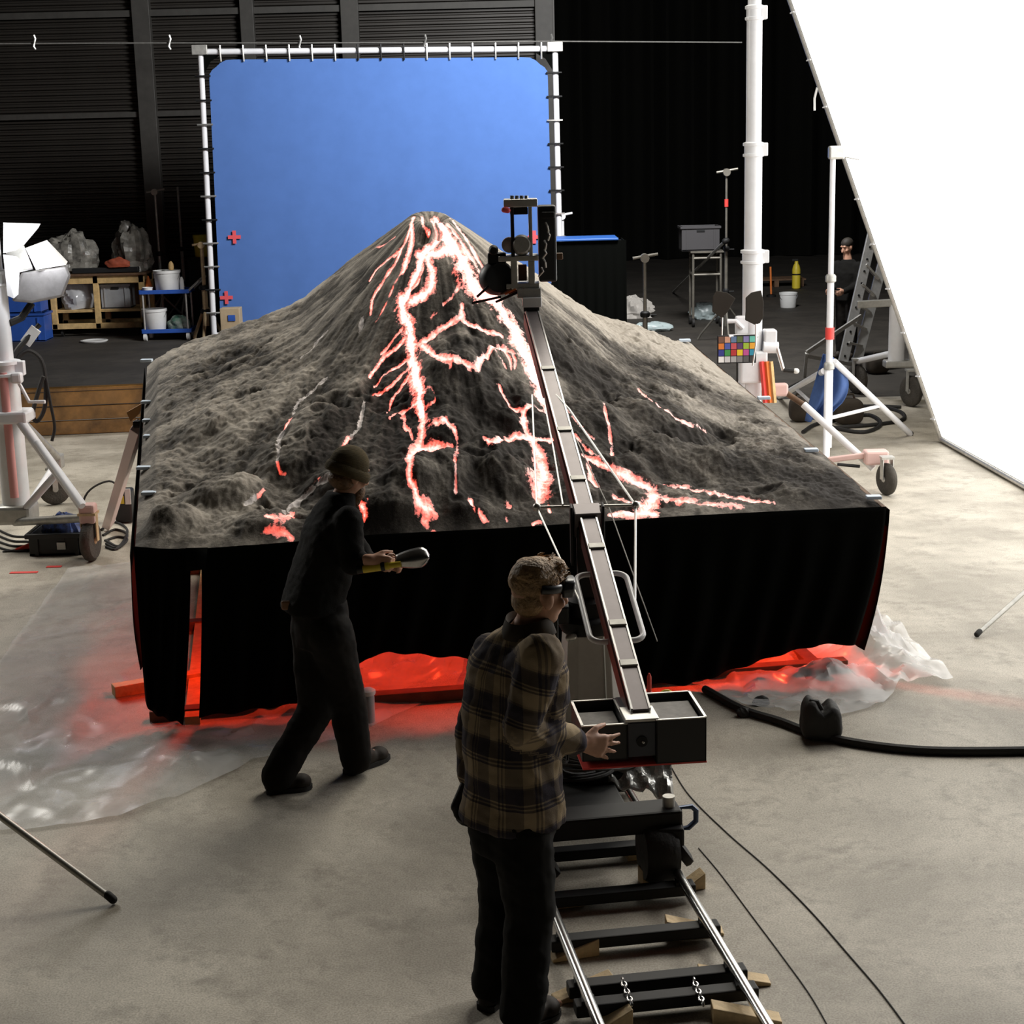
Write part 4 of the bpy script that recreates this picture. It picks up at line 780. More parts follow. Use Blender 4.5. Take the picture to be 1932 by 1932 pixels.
# crumpled silver foil hose over the deck
foil = mat('silver_foil', (.62, .62, .60), .28, .7, bump=.7, bscale=18)
G = []; f0 = P(1148, 1480, 7.25)
for i in range(22):
    row = []
    for j in range(16):
        a, b = i/21, j/15; row.append(f0+UU*(a*.30+.03*b)+VV*(.18*b-.06*a)+A3(0, 0, .13*b-.16*a*(1-b)*.5+.035*float(fbm(np.array(a*7), np.array(b*3), 3, 5))+.012*math.sin(a*22+b*5)))
    G.append(row)
MB().grid(G).build('foil_wrap', foil, crane, angle=30, solid=.004)
for k in range(3):
    MB().tube(smooth_path([T(cu-.28+.03*k, vCol-.12, .42+.06*k), T(cu-.1, vCol-.24, .36+.02*k), T(cu+.1, vCol-.22+.03*k, .36), T(cu+.22, vCol-.05, .37)], 18), .009, 6).build('cable', black_rubber, crane)
# camera rig at the arm's nose, built at its own depth
YH = 9.62
def pbox(x0, y0, x1, y1, Y, dep, name, m, par, bevel=.004, dy=0.):
    a, b = P(x0, (y0+y1)/2, Y), P(x1, (y0+y1)/2, Y); c, d = P((x0+x1)/2, y0, Y), P((x0+x1)/2, y1, Y); ctr = (a+b)/2; ctr[2] = (c[2]+d[2])/2; ctr[1] = Y+dep/2+dy; ctr[0] = ((a+b)/2)[0]
    return MB().box(ctr, (abs(b[0]-a[0]), dep, abs(c[2]-d[2])), None).build(name, m, par, smooth=False, bevel=bevel)
head = thing('film_camera_rig', 'motion control film camera in an aluminium frame at crane nose', 'film camera', P(990, 590, YH))
pbox(950, 376, 1014, 391, YH, .20, 'top_plate', alu, head); pbox(962, 392, 996, 405, YH+.02, .16, 'top_bracket', black_metal, head)
for x in (967, 1001):
    for dy in (0, .15): pbox(x-3.5, 390, x+3.5, 486, YH+dy, .022, 'upper_post', dull_alu if x > 990 else black_metal, head)
pbox(940, 483, 1016, 493, YH, .2, 'middle_plate', alu, head)
for x in (970, 1003):
    for dy in (0, .15): pbox(x-6, 492, x+6, 538, YH+dy, .03, 'lower_post', alu, head)
pbox(955, 535, 1018, 545, YH, .2, 'base_plate', alu, head)
pbox(976, 545, 1021, 562, YH-.03, .2, 'neck_block', dull_alu, head); pbox(986, 562, 1022, 580, YH-.06, .14, 'nose_clamp', white_paint, head)
pbox(988, 580, 1018, 588, YH-.05, .12, 'clamp_pad', black_rubber, head)
cm = pbox(1016, 388, 1050, 532, YH+.02, .18, 'camera_body', black_plastic, head, bevel=.012)
pbox(1022, 400, 1046, 412, YH-.01, .05, 'body_latch', black_metal, cm); pbox(1045, 478, 1062, 490, YH+.05, .06, 'side_motor', dark_wood, head)
for k in range(6):
    y0 = 420+k*17; x0 = 1024+random.uniform(-3, 12); c = P(x0, y0, YH); MB().tube([c, c+A3(.01, -.02, -.02), c+A3(random.uniform(-.02, .02), -.01, -.05)], .006, 6).build('wiring', alu if k % 2 else dull_alu, head)
mc = P(938, 526, YH+.02); MB().lathe(mc+A3(0, .05, 0), (.35, -1, .1), [(.04, -.07), (.095, -.06), (.10, -.03), (.10, .03), (.085, .05), (.04, .055)], 28).build('film_magazine', black_plastic, head)
mc2 = P(931, 472, YH+.02); MB().lathe(mc2, (0, -1, 0), [(.01, -.06), (.028, -.05), (.028, .03), (.02, .045)], 18).build('lens_motor', black_metal, head)
pbox(920, 478, 955, 500, YH+.03, .12, 'magazine_mount', black_metal, head, bevel=.01)
mcx = P(984, 462, YH+.06); MB().lathe(mcx+A3(0, -.02, 0), (0, -1, .1), [(.05, -.1), (.06, -.06), (.06, .02), (.045, .06), (.045, .08)], 22).build('lens_barrel', dull_alu, head); MB().lathe(P(961, 462, YH+.05), (0, -1, 0), [(.03, -.05), (.045, -.03), (.045, .02), (.02, .03)], 18).build('prism_housing', mat('pinkish_grey', (.45, .36, .36), .4), head)
pbox(978, 500, 994, 530, YH+.08, .06, 'gear_box', mat('rust_brown', (.12, .045, .02), .5), head)
for a, b in (((890, 572), (945, 560)), ((900, 560), (922, 540)), ((935, 570), (985, 548))): MB().tube([P(*a, YH-.02), P(*b, YH)], .008, 6).build('mount_rod', black_metal, head)
for k in range(4): MB().tube([P(945+k*8, 555, YH+.03), P(965+k*8, 545, YH+.0)], .006, 6).build('cable_end', orange_paint if k % 2 else dark_wood, head)
MB().cap(P(951, 396, YH-.02), P(958, 397, YH-.02), .016).build('pink_knob', tape_pink, head)
for k in range(4): MB().cyl(P(966+k*9, 376, YH+.05), P(966+k*9, 369, YH+.05), .012, 10).build('top_bolt', steel, head)

# ================================================================== luminous diffusion frame on the right
def panel_mat():
    m = bpy.data.materials.new('lit_diffusion_cloth'); m.use_nodes = True; b = m.node_tree.nodes['Principled BSDF']
    b.inputs['Base Color'].default_value = (.85, .85, .85, 1); b.inputs['Roughness'].default_value = .9; b.inputs['Emission Color'].default_value = (1, .985, .95, 1); b.inputs['Emission Strength'].default_value = PANEL_EMIT; return m
dA = F(1776, 828, .04); dB = F(1932, 916, .04); dd = nrm(dB-dA); Lf = 8.5; dC = dA+dd*Lf
# lean: left edge passes through pixel (1492, 2)
def edge_top(H):
    best = None
    for X in np.linspace(-4, 4, 801):
        # lean perpendicular to bottom edge, horizontal
        n_ = nrm(A3(-dd[1], dd[0], 0)); n_ = n_ if n_[0] < 0 else -n_; p = dA+n_*X+A3(0, 0, H); d = p-CP; xx = 966+FPX*(d@RT)/(d@FW); yy = projy(p); ex = 1492+(1776-1492)/(828-2)*(yy-2)
        if best is None or abs(xx-ex) < best[0]: best = (abs(xx-ex), p)
    return best[1]
dT = edge_top(5.6); lean = dT-dA; dT2 = dC+lean
dif = thing('diffusion_frame', 'huge blown-out white diffusion frame leaning over from the right', 'diffusion frame', dA)
for a, b in ((dA, dC), (dC, dT2), (dT2, dT), (dT, dA)): MB().tube([a, b], .03, 10).build('frame_tube', alu, dif)
nrmP = nrm(np.cross(dC-dA, lean)); nrmP = nrmP if nrmP[0] < 0 else -nrmP
G = [[dA+(dC-dA)*(.006+i/30*.988)+lean*(.006+j/30*.988)+nrmP*(.0+.03*math.sin(i/30*math.pi)*math.sin(j/30*math.pi)) for j in range(31)] for i in range(31)]
MB().grid(G).build('diffusion_cloth', panel_mat(), dif)
for k in range(12):
    p = dA+lean*(k+.5)/12; MB().tube([p-dd*.03, p+nrmP*.04, p+dd*.08+nrmP*.02], .008, 5).build('tie', white_paint, dif)
for k, (t0, L2) in enumerate(((.93, .25), (.66, .22))):
    p = dA+lean*t0; MB().tube([p+nrmP*.03, p+nrmP*.05-dd*.03+A3(0, 0, -.1), p+nrmP*.05-dd*.02+A3(0, 0, -L2)], .012, 6).build('loose_cord', white_p, dif)

# ================================================================== wheeled wind-up stands
def wheel(c, r, w, ax, par, m=tyre_grey, hub=alu):
    ax = nrm(ax); MB().lathe(np.asarray(c)-ax*w/2, ax, [(r*.55, 0), (r*.85, .0), (r*.97, w*.2), (r, w*.5), (r*.97, w*.8), (r*.85, w), (r*.55, w)], 26).build('tyre', m, par)
    MB().lathe(np.asarray(c)-ax*w*.45, ax, [(r*.15, -.01), (r*.2, 0), (r*.58, .01), (r*.58, w*.9), (r*.2, w*.9), (r*.15, w)], 20).build('hub', hub, par)
    f = np.asarray(c)+A3(0, 0, r*1.35); s = ax
    g = MB()
    for k in (-1, 1): g.beam(np.asarray(c)+s*k*(w*.75), f+s*k*(w*.75), .05, .008, up=s)
    g.box(f, (w*1.7, w*1.7, .02)); g.build('caster_fork', hub, par, smooth=False)
def windup(name, label, base, ztop, r, px_axis_top=None, secs=((0, 1),), m=white_paint, lean=(0, 0)):
    t = thing(name, label, 'stand', base); base = np.asarray(base, float)
    for k, (z0, z1, rr) in enumerate(secs):
        MB().tube([base+A3(lean[0]*z0, lean[1]*z0, z0), base+A3(lean[0]*z1, lean[1]*z1, z1)], rr, 18).build('mast_section', m, t)
        c = base+A3(lean[0]*z1, lean[1]*z1, z1); MB().lathe(c-A3(0, 0, .09), (0, 0, 1), [(rr, 0), (rr*1.22, .01), (rr*1.22, .03), (rr*1.05, .035), (rr*1.05, .10), (rr*1.22, .105), (rr*1.22, .13), (rr*.9, .14)], 18).build('mast_collar', m, t)
        MB().box(c+A3(rr*1.1, -.02, -.02), (rr*.9, .07, .12)).build('collar_lug', m, t, smooth=False, bevel=.008)
    return t
YP = 15.6; bx0 = P(1419, 640, YP)[0]; zz = lambda y: P(1420, y, YP)[2]
st = windup('wind_up_stand', 'thick white wind-up mast behind the colour chart', (bx0, YP, 0), 6, .08, secs=((.12, zz(480), .095), (zz(480), zz(278), .082), (zz(278), zz(20), .072), (zz(20), zz(20)+1.2, .062)))
for y in (480, 278, 20): pass
# carriage, crank, feet
bx_ = A3(bx0, YP, 0)
MB().box(bx_+A3(.0, -.02, zz(690)), (.26, .24, .30)).build('lower_clamp', white_paint, st, smooth=False, bevel=.02)
MB().box(bx_+A3(.16, -.04, zz(643)), (.12, .16, .22)).build('winch_box', white_paint, st, smooth=False, bevel=.015)
MB().cyl(P(1440, 655, YP-.1), P(1468, 656, YP-.1), .055, 16).build('winch_drum', white_paint, st)
MB().tube([P(1466, 656, YP-.14), P(1478, 698, YP-.14)], .018, 8).build('crank_arm', alu, st); MB().tube([P(1478, 698, YP-.14), P(1500, 700, YP-.16)], .022, 8).build('crank_grip', black_rubber, st); MB().cap(P(1501, 700, YP-.16), P(1503, 700, YP-.16), .026).build('crank_knob', white_p, st)
MB().box(bx_+A3(-.05, -.05, zz(612)), (.24, .06, .18)).build('upper_clamp', white_paint, st, smooth=False, bevel=.02)
MB().tube([P(1372, 606, YP-.1), P(1388, 606, YP-.1), P(1402, 620, YP-.1)], .022, 8).build('clamp_hook', white_paint, st)
for x, c_ in ((1441, red_tape), (1450, orange_paint), (1458, wood)): MB().beam(P(x-4, 682, YP-.16), P(x+3, 760, YP-.2), .035, .03).build('ratchet_strap', c_, st, smooth=False)
w1 = F(1672, 934); wj = P(1478, 738, YP-.05)
MB().tube([wj, P(1518, 765, 15.4)], .028, 10).build('leg_inner', dark_wood, st); MB().tube([P(1516, 763, 15.4), P(1648, 884, 15.0)], .034, 12).build('leg', white_paint, st)
MB().box(P(1470, 735, YP-.05), (.16, .12, .12)).build('leg_socket', mat('pinkish_paint', (.75, .50, .46), .45), st, smooth=False, bevel=.02)
pinkm = MATS['pinkish_paint']
MB().beam(P(1562, 868, 15.1), P(1640, 858, 15.0), .06, .05).build('wheel_arm', pinkm, st, smooth=False, bevel=.01); MB().box(P(1652, 862, 15.0), (.22, .16, .13)).build('wheel_bracket', pinkm, st, smooth=False, bevel=.02)
MB().tube([P(1580, 876, 15.0), P(1622, 880, 15.0)], .015, 8).build('brake_rod', black_metal, st)
wheel(w1+A3(0, 0, .15), .15, .07, (1, .35, 0), st)
for e in ((bx0-.9, YP+1.1, 0.15), (bx0-.95, YP-.35, .15)):
    MB().tube([bx_+A3(0, 0, 1.0), A3(*e)+A3(0, 0, .2)], .034, 10).build('leg', white_paint, st); wheel(A3(*e), .15, .07, (1, .2, 0), st)
# colour chart clipped to the mast
YCc = YP-.35
ch = thing('colour_chart', 'colour checker chart clipped in front of the thick mast', 'colour chart', P(1390, 685, YCc))
ca, cb_ = P(1354, 634, YCc), P(1426, 684, YCc); cw, chh = cb_[0]-ca[0], ca[2]-cb_[2]; ctr = (ca+cb_)/2
MB().box(ctr+A3(0, .012, 0), (cw*1.02, .02, chh*1.03)).build('chart_board', black_plastic, ch, smooth=False, bevel=.004)
cc = [(.17, .08, .05), (.6, .32, .22), (.12, .2, .34), (.1, .15, .05), (.24, .22, .45), (.13, .5, .4), (.7, .2, .03), (.07, .1, .38), (.55, .08, .1), (.1, .04, .14), (.34, .5, .04), (.75, .36, .03), (.03, .04, .25), (.05, .28, .06), (.45, .03, .03), (.8, .56, .02), (.5, .08, .28), (.02, .24, .36), (.85, .85, .83), (.6, .6, .6), (.38, .38, .38), (.2, .2, .2), (.09, .09, .09), (.03, .03, .03)]
for k, c in enumerate(cc):
    i, j = k % 6, k//6; m = mat('chart_patch_%d' % k, c, .6); MB().box(ctr+A3((-.5+(i+.5)/6)*cw*.97, -.001, (.5-(j+.5)/4)*chh*.96), (cw*.143, .006, chh*.215)).build('colour_patch', m, ch, smooth=False)
MB().tube([P(1375, 634, YCc), P(1430, 634, YCc+.1)], .014, 8).build('clip_bar', white_paint, ch); MB().tube([P(1391, 684, YCc), P(1391, 720, YCc+.2)], .01, 6).build('chart_arm', black_metal, ch)
# small black flags
def flag(label, pts, Y, stem):
    t = thing('cutter_flag', label, 'flag', P(*stem[-1], Y)); MB().prism([P(x, y, Y) for x, y in pts], (0, .02, 0)).build('flag_cloth', mat('flag_brown_black', (.02, .015, .01), .9), t, smooth=False, bevel=.006)
    MB().tube([P(x, y, Y) for x, y in stem], .008, 6).build('flag_rod', alu, t)
flag('small dark flag in front of the thick white mast', [(1407, 562), (1418, 552), (1436, 548), (1441, 570), (1440, 600), (1434, 610), (1424, 613), (1406, 604), (1407, 585)], YP-.5, [(1426, 611), (1426, 650), (1420, 690)])
flag('dark tilted flag left of the thick white mast', [(1345, 560), (1352, 549), (1372, 552), (1388, 563), (1372, 590), (1362, 600), (1344, 588)], YP-.2, [(1363, 599), (1362, 632), (1372, 660)])
# thin stand with white legs
YQ = 16.6; b0 = A3(P(1566, 600, YQ)[0], YQ, 0); zq = lambda y: P(1566, y, YQ)[2]
s2 = thing('tube_stand', 'slim white tube stand with splayed legs beside blue cloth', 'stand', b0)
MB().tube([b0+A3(0, 0, .12), b0+A3(0, 0, zq(690))], .042, 14).build('lower_tube', white_paint, s2); MB().tube([b0+A3(0, 0, zq(700)), b0+A3(.0, 0, zq(520))], .035, 12).build('middle_tube', white_paint, s2); MB().tube([b0+A3(0, 0, zq(530)), b0+A3(0, 0, zq(285))], .028, 12).build('upper_tube', white_paint, s2)
for y in (690, 525): MB().lathe(b0+A3(0, 0, zq(y)-.04), (0, 0, 1), [(.045, 0), (.055, .01), (.055, .06), (.04, .08)], 14).build('collar', dull_alu, s2)
MB().box(b0+A3(.03, -.02, zq(288)), (.16, .09, .13)).build('grip_head', alu, s2, smooth=False, bevel=.02); MB().tube([b0+A3(-.03, 0, zq(288)), b0+A3(.28, .1, zq(300))], .02, 8).build('grip_arm', alu, s2)
MB().cyl(b0+A3(0, 0, zq(640)), b0+A3(0, 0, zq(618)), .046, 12).build('red_tape', red_tape, s2)
for e, ap in ((F(1717, 822), (1574, 682)), (F(1470, 752), (1555, 700)), (b0+A3(-.2, -.95, 0), (1562, 700))):
    top = P(*ap, YQ); e = np.asarray(e, float); MB().tube([top, e+A3(0, 0, .02)], .034, 10).build('leg', white_paint, s2); mid = top*.42+e*.58; MB().tube([b0+A3(0, 0, .42), mid], .02, 8).build('leg_brace', white_paint, s2); MB().cap(e+A3(0, 0, .025), e+A3(.01, 0, .025), .028).build('foot_cap', black_rubber, s2)
# third stand behind ladder
YR = 20.3; b1 = A3(P(1690, 700, YR)[0], YR, 0); zr = lambda y: P(1690, y, YR)[2]
s3 = thing('wind_up_stand', 'white wheeled stand half hidden by the diffusion frame', 'stand', b1)
MB().tube([b1+A3(0, 0, .5), b1+A3(0, 0, zr(575))], .10, 16).build('mast', white_paint, s3); MB().tube([b1+A3(.18, 0, .5), b1+A3(.18, 0, zr(590))], .03, 10).build('guide_rod', alu, s3); MB().tube([b1+A3(0, 0, zr(575)), b1+A3(0, 0, zr(575)+2.2)], .07, 14).build('upper_mast', white_paint, s3)
MB().beam(b1+A3(-.5, 0, zr(573)), b1+A3(.1, 0, zr(570)), .07, .09).build('top_arm', dull_alu, s3, smooth=False, bevel=.01); MB().beam(b1+A3(-.15, 0, .46), b1+A3(.5, 0, .46), .2, .09).build('chassis', alu, s3, smooth=False, bevel=.02)
wheel(F(1718, 767)+A3(0, 0, .19), .19, .08, (1, .5, 0), s3, hub=dull_alu); wheel(b1+A3(-.35, .6, .19), .19, .08, (1, .5, 0), s3, hub=dull_alu); MB().tube([b1+A3(0, 0, .6), b1+A3(-.35, .6, .42)], .04, 10).build('leg', white_paint, s3)
# ladder
lad = thing('step_ladder', 'aluminium step ladder leaning left behind slim stand', 'ladder', F(1590, 690))
YLd = 22.6
la, lb = P(1586, 676, YLd), P(1648, 432, YLd+.6); lc, ld_ = P(1612, 672, YLd+.1), P(1672, 470, YLd+.6); la[2] = .02; lc[2] = .02
for a, b in ((la, lb), (lc, ld_)):
    MB().beam(a, b, .14, .05, up=(0, 1, 0)).build('stile', alu, lad, smooth=False, bevel=.006)
for k in range(7):
    q = (k+.6)/7.4; MB().beam(la*(1-q)+lb*q, lc*(1-q)+ld_*q, .10, .03).build('rung', alu, lad, smooth=False, bevel=.004)
for k in range(12):
    q = (k+.5)/12; c = la*(1-q)+lb*q; MB().cyl(c+A3(0, -.04, 0), c+A3(0, -.012, 0), .016, 8).build('rivet', black_metal, lad)
re_ = P(1520, 668, YLd-1.2); re_[2] = .3
for a, b in (((1522, 665), (1625, 596)), ((1522, 672), (1620, 690))): MB().beam(P(*a, YLd-.3), P(*b, YLd), .04, .05).build('rear_brace', dull_alu, lad, smooth=False)
for x in (1527,): MB().beam(P(1522, 666, YLd-.3), F(1518, 712)+A3(0, 0, .01), .04, .05).build('rear_leg', dull_alu, lad, smooth=False)
# blue cloth over a case, weights, cables near the stands
YK = 18.8
bc = thing('blue_cloth_drape', 'blue cloth hanging from the slim stand to the floor', 'cloth', F(1545, 790))
G = []
for k in range(24):
    q = k/23; y = 668+q*128; row = []
    for j in range(26):
        s = j/25; xl = 1553-q*32; xr = 1566+38*math.sin(min(1, q*1.15)*math.pi*.9)*(1 if q < .75 else (1-(q-.75)*3.2)); x = xl+(xr-xl)*s; row.append(P(x, y, YQ+.16)+A3(0, .06*math.sin(s*13+q*3)*(.3+q)+.06*q, 0))
    G.append(row)
MB().grid(G).build('draped_fabric', blue_cloth, bc, angle=180, solid=.006)
def sandbag(label, x, y, w, d, h, m=brown_fab, rot=0.):
    c = F(x, y); R = np.array(Matrix.Rotation(rot, 3, 'Z')); t = thing('weight_bag', label, 'weight bag', c); mb = MB(); mb.ell((0, 0, 0), (1, 1, 1), n=28, m=18); V = np.array(mb.v); V = np.sign(V)*np.abs(V)**.62; V[:, 2] = V[:, 2]*.5+.5; V *= np.array([w/2, d/2, h]); V = V@R.T; mb.v = [tuple(p+c) for p in V]; mb.build('bag', m, t, angle=60)
    MB().tube([c+R@A3(-w*.22, 0, h*.9), c+R@A3(-w*.15, 0, h*1.15), c+R@A3(w*.15, 0, h*1.15), c+R@A3(w*.22, 0, h*.9)], .014, 8).build('carry_strap', m, t); return t
sandbag('brown weight bag left of the blue cloth', 1508, 795, .24, .28, .28); sandbag('dark weight bag behind the slim white stand', 1600, 800, .34, .3, .3)
sandbag('dark weight bag beside the ladder foot', 1655, 705, .3, .28, .26, rot=.2)
def cable(name, label, pts, r, m, z=None, cat='cable', n=80, group=None):
    w = [F(x, y, r) for x, y in pts]; return tag(MB().tube(smooth_path(w, n), r, 8).build(name, m), label, cat, group)
cable('black_cable', 'black cable looped on the floor behind the slim stand', [(1515, 815), (1540, 800), (1590, 790), (1640, 783), (1662, 800), (1630, 815), (1580, 808), (1560, 798), (1600, 785), (1650, 768), (1695, 775), (1705, 790), (1660, 800), (1560, 808)], .022, black_rubber)
cable('black_cable', 'black cable curving from ladder towards wheel on the right', [(1590, 740), (1580, 755), (1620, 765), (1660, 766), (1700, 768)], .02, black_rubber)
cable('black_cable', 'thin black cable trailing from table edge by blue cloth', [(1470, 745), (1490, 730), (1520, 715)], .015, black_rubber)
# ---------------- background right
far_metal = mat('shade_dimmed_steel', (.20, .185, .155), .5, .5, var=.2)  # metal colour darkened to paint in the dimness of the far background
def far_stand():
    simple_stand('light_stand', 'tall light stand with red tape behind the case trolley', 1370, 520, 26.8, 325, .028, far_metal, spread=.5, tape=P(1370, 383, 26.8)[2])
far_stand()
g = thing('leaning_pole', 'pole leaning from the tall light stand to the floor', 'pole', F(1270, 553)); MB().tube([P(1368, 455, 26.6), F(1270, 553)+A3(0, 0, .02)], .025, 8).build('pole_tube', dull_alu, g); MB().cap(P(1368, 455, 26.6), P(1371, 454, 26.6), .05).build('pole_clamp', black_metal, g)
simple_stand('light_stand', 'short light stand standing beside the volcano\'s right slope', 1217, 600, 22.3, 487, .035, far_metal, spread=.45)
Yt = 29.0
t = thing('case_trolley', 'grey box on a tubular trolley in the dark background', 'trolley', (P(1333, 500, Yt)[0], Yt, 0)); xa, xb = P(1308, 500, Yt)[0], P(1360, 500, Yt)[0]; zt_ = P(1330, 476, Yt)[2]; zb_ = P(1330, 518, Yt)[2]
for x in (xa, xb):
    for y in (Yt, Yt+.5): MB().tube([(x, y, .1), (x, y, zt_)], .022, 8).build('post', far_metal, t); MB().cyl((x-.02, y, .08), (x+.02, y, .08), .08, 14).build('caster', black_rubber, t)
for z in (zt_, zt_-.1, zb_):
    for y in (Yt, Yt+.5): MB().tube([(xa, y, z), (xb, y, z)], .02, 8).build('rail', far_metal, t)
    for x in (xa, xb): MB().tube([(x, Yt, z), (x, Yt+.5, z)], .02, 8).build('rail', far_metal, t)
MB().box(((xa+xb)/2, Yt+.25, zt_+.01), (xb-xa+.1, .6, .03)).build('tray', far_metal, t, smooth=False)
crate('grey_box', 'large grey plastic box resting on the tubular trolley', ((P(1322, 450, Yt)[0]), Yt+.25, zt_+.03), (.66, .5, .42), mat('dim_grey_plastic', (.06, .057, .06), .6), cat='box')
# black-clad table with a blue top
Yb = 25.5; x0, x1 = P(1040, 500, Yb)[0], P(1182, 500, Yb)[0]; zt_ = P(1120, 452, Yb)[2]
t = thing('covered_table', 'black draped table with a bright blue top edge', 'table', ((x0+x1)/2, Yb, 0)); MB().box(((x0+x1)/2-.06, Yb+.4, zt_), (x1-x0-.12, .85, .035)).build('blue_top', mat('bright_blue', (.03, .12, .42), .4), t, smooth=False, bevel=.01)
G = [[(x0+(x1-x0)*j/60, Yb+.02+.03*math.sin(j*.8)*i/8, (zt_-.03)*(1-i/8)+.01) for j in range(61)] for i in range(9)]; MB().grid(G).build('front_drape', black_cloth, t, angle=180)
for x in (x0+.1, x1-.1):
    for y in (Yb+.1, Yb+.75): MB().box((x, y, zt_/2), (.06, .06, zt_-.03)).build('leg', black_metal, t, smooth=False)
MB().box((x1-.02, Yb+.42, zt_/2), (.02, .8, zt_-.06)).build('side_drape', black_cloth, t, smooth=False)
lump('white_rags', 'crumpled pale rags beside the short light stand', 'rags', F(1205, 600)+A3(-.1, .1, 0), (.36, .25, .24), mat('pale_rags', (.45, .42, .38), .8, var=.2), 12, .45, 3)
lump('clear_bag', 'pale crumpled plastic bag lying on the dark floor', 'plastic bag', F(1328, 602), (.28, .18, .18), mat('bag_film', (.42, .5, .5), .3), 13, .45, 3)
lump('clear_bag', 'bluish film crumpled at the foot of the short stand', 'plastic bag', F(1228, 625), (.35, .15, .1), mat('bag_film', (.42, .5, .5), .3), 14, .5, 3)
bucket('white_bucket', 'white bucket standing alone on the dark floor at right', F(1487, 580), .17, .29, white_p); 
# yellow cylinder with valve
c = F(1502, 545); t = thing('gas_cylinder', 'small yellow cylinder with dark valve near white bucket', 'cylinder', c); MB().lathe(c, (0, 0, 1), [(.07, 0), (.09, .02), (.09, .42), (.07, .5), (.04, .55), (.04, .6)], 18).build('tank', yellow_p, t); MB().box(c+A3(-.03, 0, .62), (.14, .05, .06)).build('valve', black_metal, t, smooth=False, bevel=.01); MB().lathe(c+A3(0, 0, .3), (0, 0, 1), [(.092, 0), (.092, .03)], 18).build('band', black_metal, t)
c = F(1455, 560); t = thing('orange_post', 'thin orange marker post in the dark background', 'post', c); MB().tube([c+A3(0, 0, .02), c+A3(-.02, 0, .62)], .02, 8).build('rod', orange_paint, t); MB().lathe(c, (0, 0, 1), [(.1, 0), (.1, .04), (.03, .06)], 14).build('foot', black_metal, t)
c = F(1480, 545); t = thing('timber_pallet', 'low timber pallet in the dark behind yellow cylinder', 'pallet', c+A3(-.1, .8, 0))
for k in range(5): MB().box(c+A3(-.1, .5+k*.16, .16), (1.3, .11, .03)).build('deck_board', dark_wood, t, smooth=False)
for k in range(3): MB().box(c+A3(-.65+k*.55, .8, .075), (.1, .75, .14)).build('bearer', dark_wood, t, smooth=False)
# ---------------- left wind-up stand with bright lamp
YL = 13.6; lb0 = A3(P(8, 700, YL)[0], YL, 0); zl_ = lambda y: P(8, y, YL)[2]
ls = windup('wind_up_stand', 'white wind-up lamp stand at the left edge of picture', lb0, 6, .1, secs=((.38, zl_(690), .115), (zl_(690), zl_(520), .085), (zl_(520), zl_(330), .062), (zl_(330), zl_(330)+1.5, .045)))
MB().cyl(lb0+A3(.02, -.09, .45), lb0+A3(.02, -.09, zl_(700)), .04, 10).build('pink_tape_strip', mat('pink_strip', (.75, .35, .33), .5), ls)
MB().box(lb0+A3(.02, 0, zl_(785)), (.34, .30, .10)).build('leg_collar', white_paint, ls, smooth=False, bevel=.02)
wf = F(174, 1058); wr = F(106, 952)
MB().tube([P(38, 795, YL-.1), wf+A3(-.02, 0, .42)], .042, 12).build('leg', white_paint, ls); MB().tube([P(70, 835, YL-.25), P(155, 955, 12.8)], .028, 10).build('leg_slide', white_paint, ls)
MB().tube([P(34, 790, YL+.1), wr+A3(.05, 0, .45)], .042, 12).build('leg', dull_alu, ls); MB().tube([lb0+A3(.05, -.1, .30), P(110, 890, 13.4)], .03, 10).build('leg_brace', white_paint, ls)
MB().tube([lb0+A3(.0, -.1, .24), wf+A3(0, 0, .36)], .035, 10).build('leg_brace', dull_alu, ls); MB().tube([lb0+A3(.0, .1, .24), wr+A3(0, 0, .36)], .03, 10).build('leg_brace', white_paint, ls)
MB().box(wf+A3(0, 0, .40), (.13, .13, .16)).build('leg_socket', pinkm, ls, smooth=False, bevel=.02); MB().box(wr+A3(.03, 0, .42), (.14, .14, .14)).build('leg_socket', dull_alu, ls, smooth=False, bevel=.02)
wheel(wf+A3(0, 0, .17), .17, .085, (1, -.1, 0), ls, hub=pale_wood); wheel(wr+A3(0, 0, .15), .15, .07, (.45, -1, 0), ls, hub=dull_alu)
MB().box(lb0+A3(0, 0, .3), (.3, .3, .16)).build('base_block', dull_alu, ls, smooth=False, bevel=.03)
MB().tube([P(30, 712, YL-.1), P(55, 758, YL-.12), P(85, 758, YL-.14)], .016, 8).build('crank_arm', white_paint, ls); MB().box(P(32, 713, YL-.1), (.09, .09, .09)).build('crank_hub', white_paint, ls, smooth=False, bevel=.02)
# lamp head with barn doors
lamp = thing('barn_door_lamp', 'bright lamp head with flaring white barn doors at left edge', 'lamp', P(50, 590, YL))
door_m = mat('white_barn_door', (.88, .88, .9), .5)
YLm = YL-.12
def door(pts, off=.0):
    MB().prism([P(x, y, YLm+off+dz) for x, y, dz in pts], (0, .012, 0)).build('barn_door', door_m, lamp, smooth=False)
door([(6, 420, 0), (76, 422, .25), (72, 430, .25), (45, 462, .1), (30, 472, 0), (6, 478, 0)]); door([(48, 468, .0), (88, 453, .2), (127, 494, .25), (124, 500, .2), (68, 509, 0)]); door([(6, 480, -.02), (30, 484, .0), (62, 508, .1), (36, 514, .05), (34, 556, 0), (26, 563, 0), (14, 558, 0)])
MB().rings([[P(x, y, YLm+.08+dz) for x, y in ((40, 514), (126, 502), (134, 520), (118, 560), (60, 572), (22, 568))] for dz in (0, .35)]).build('lamp_housing', mat('lamp_grey', (.28, .27, .27), .45, .4, var=.2), lamp, smooth=False, bevel=.02)
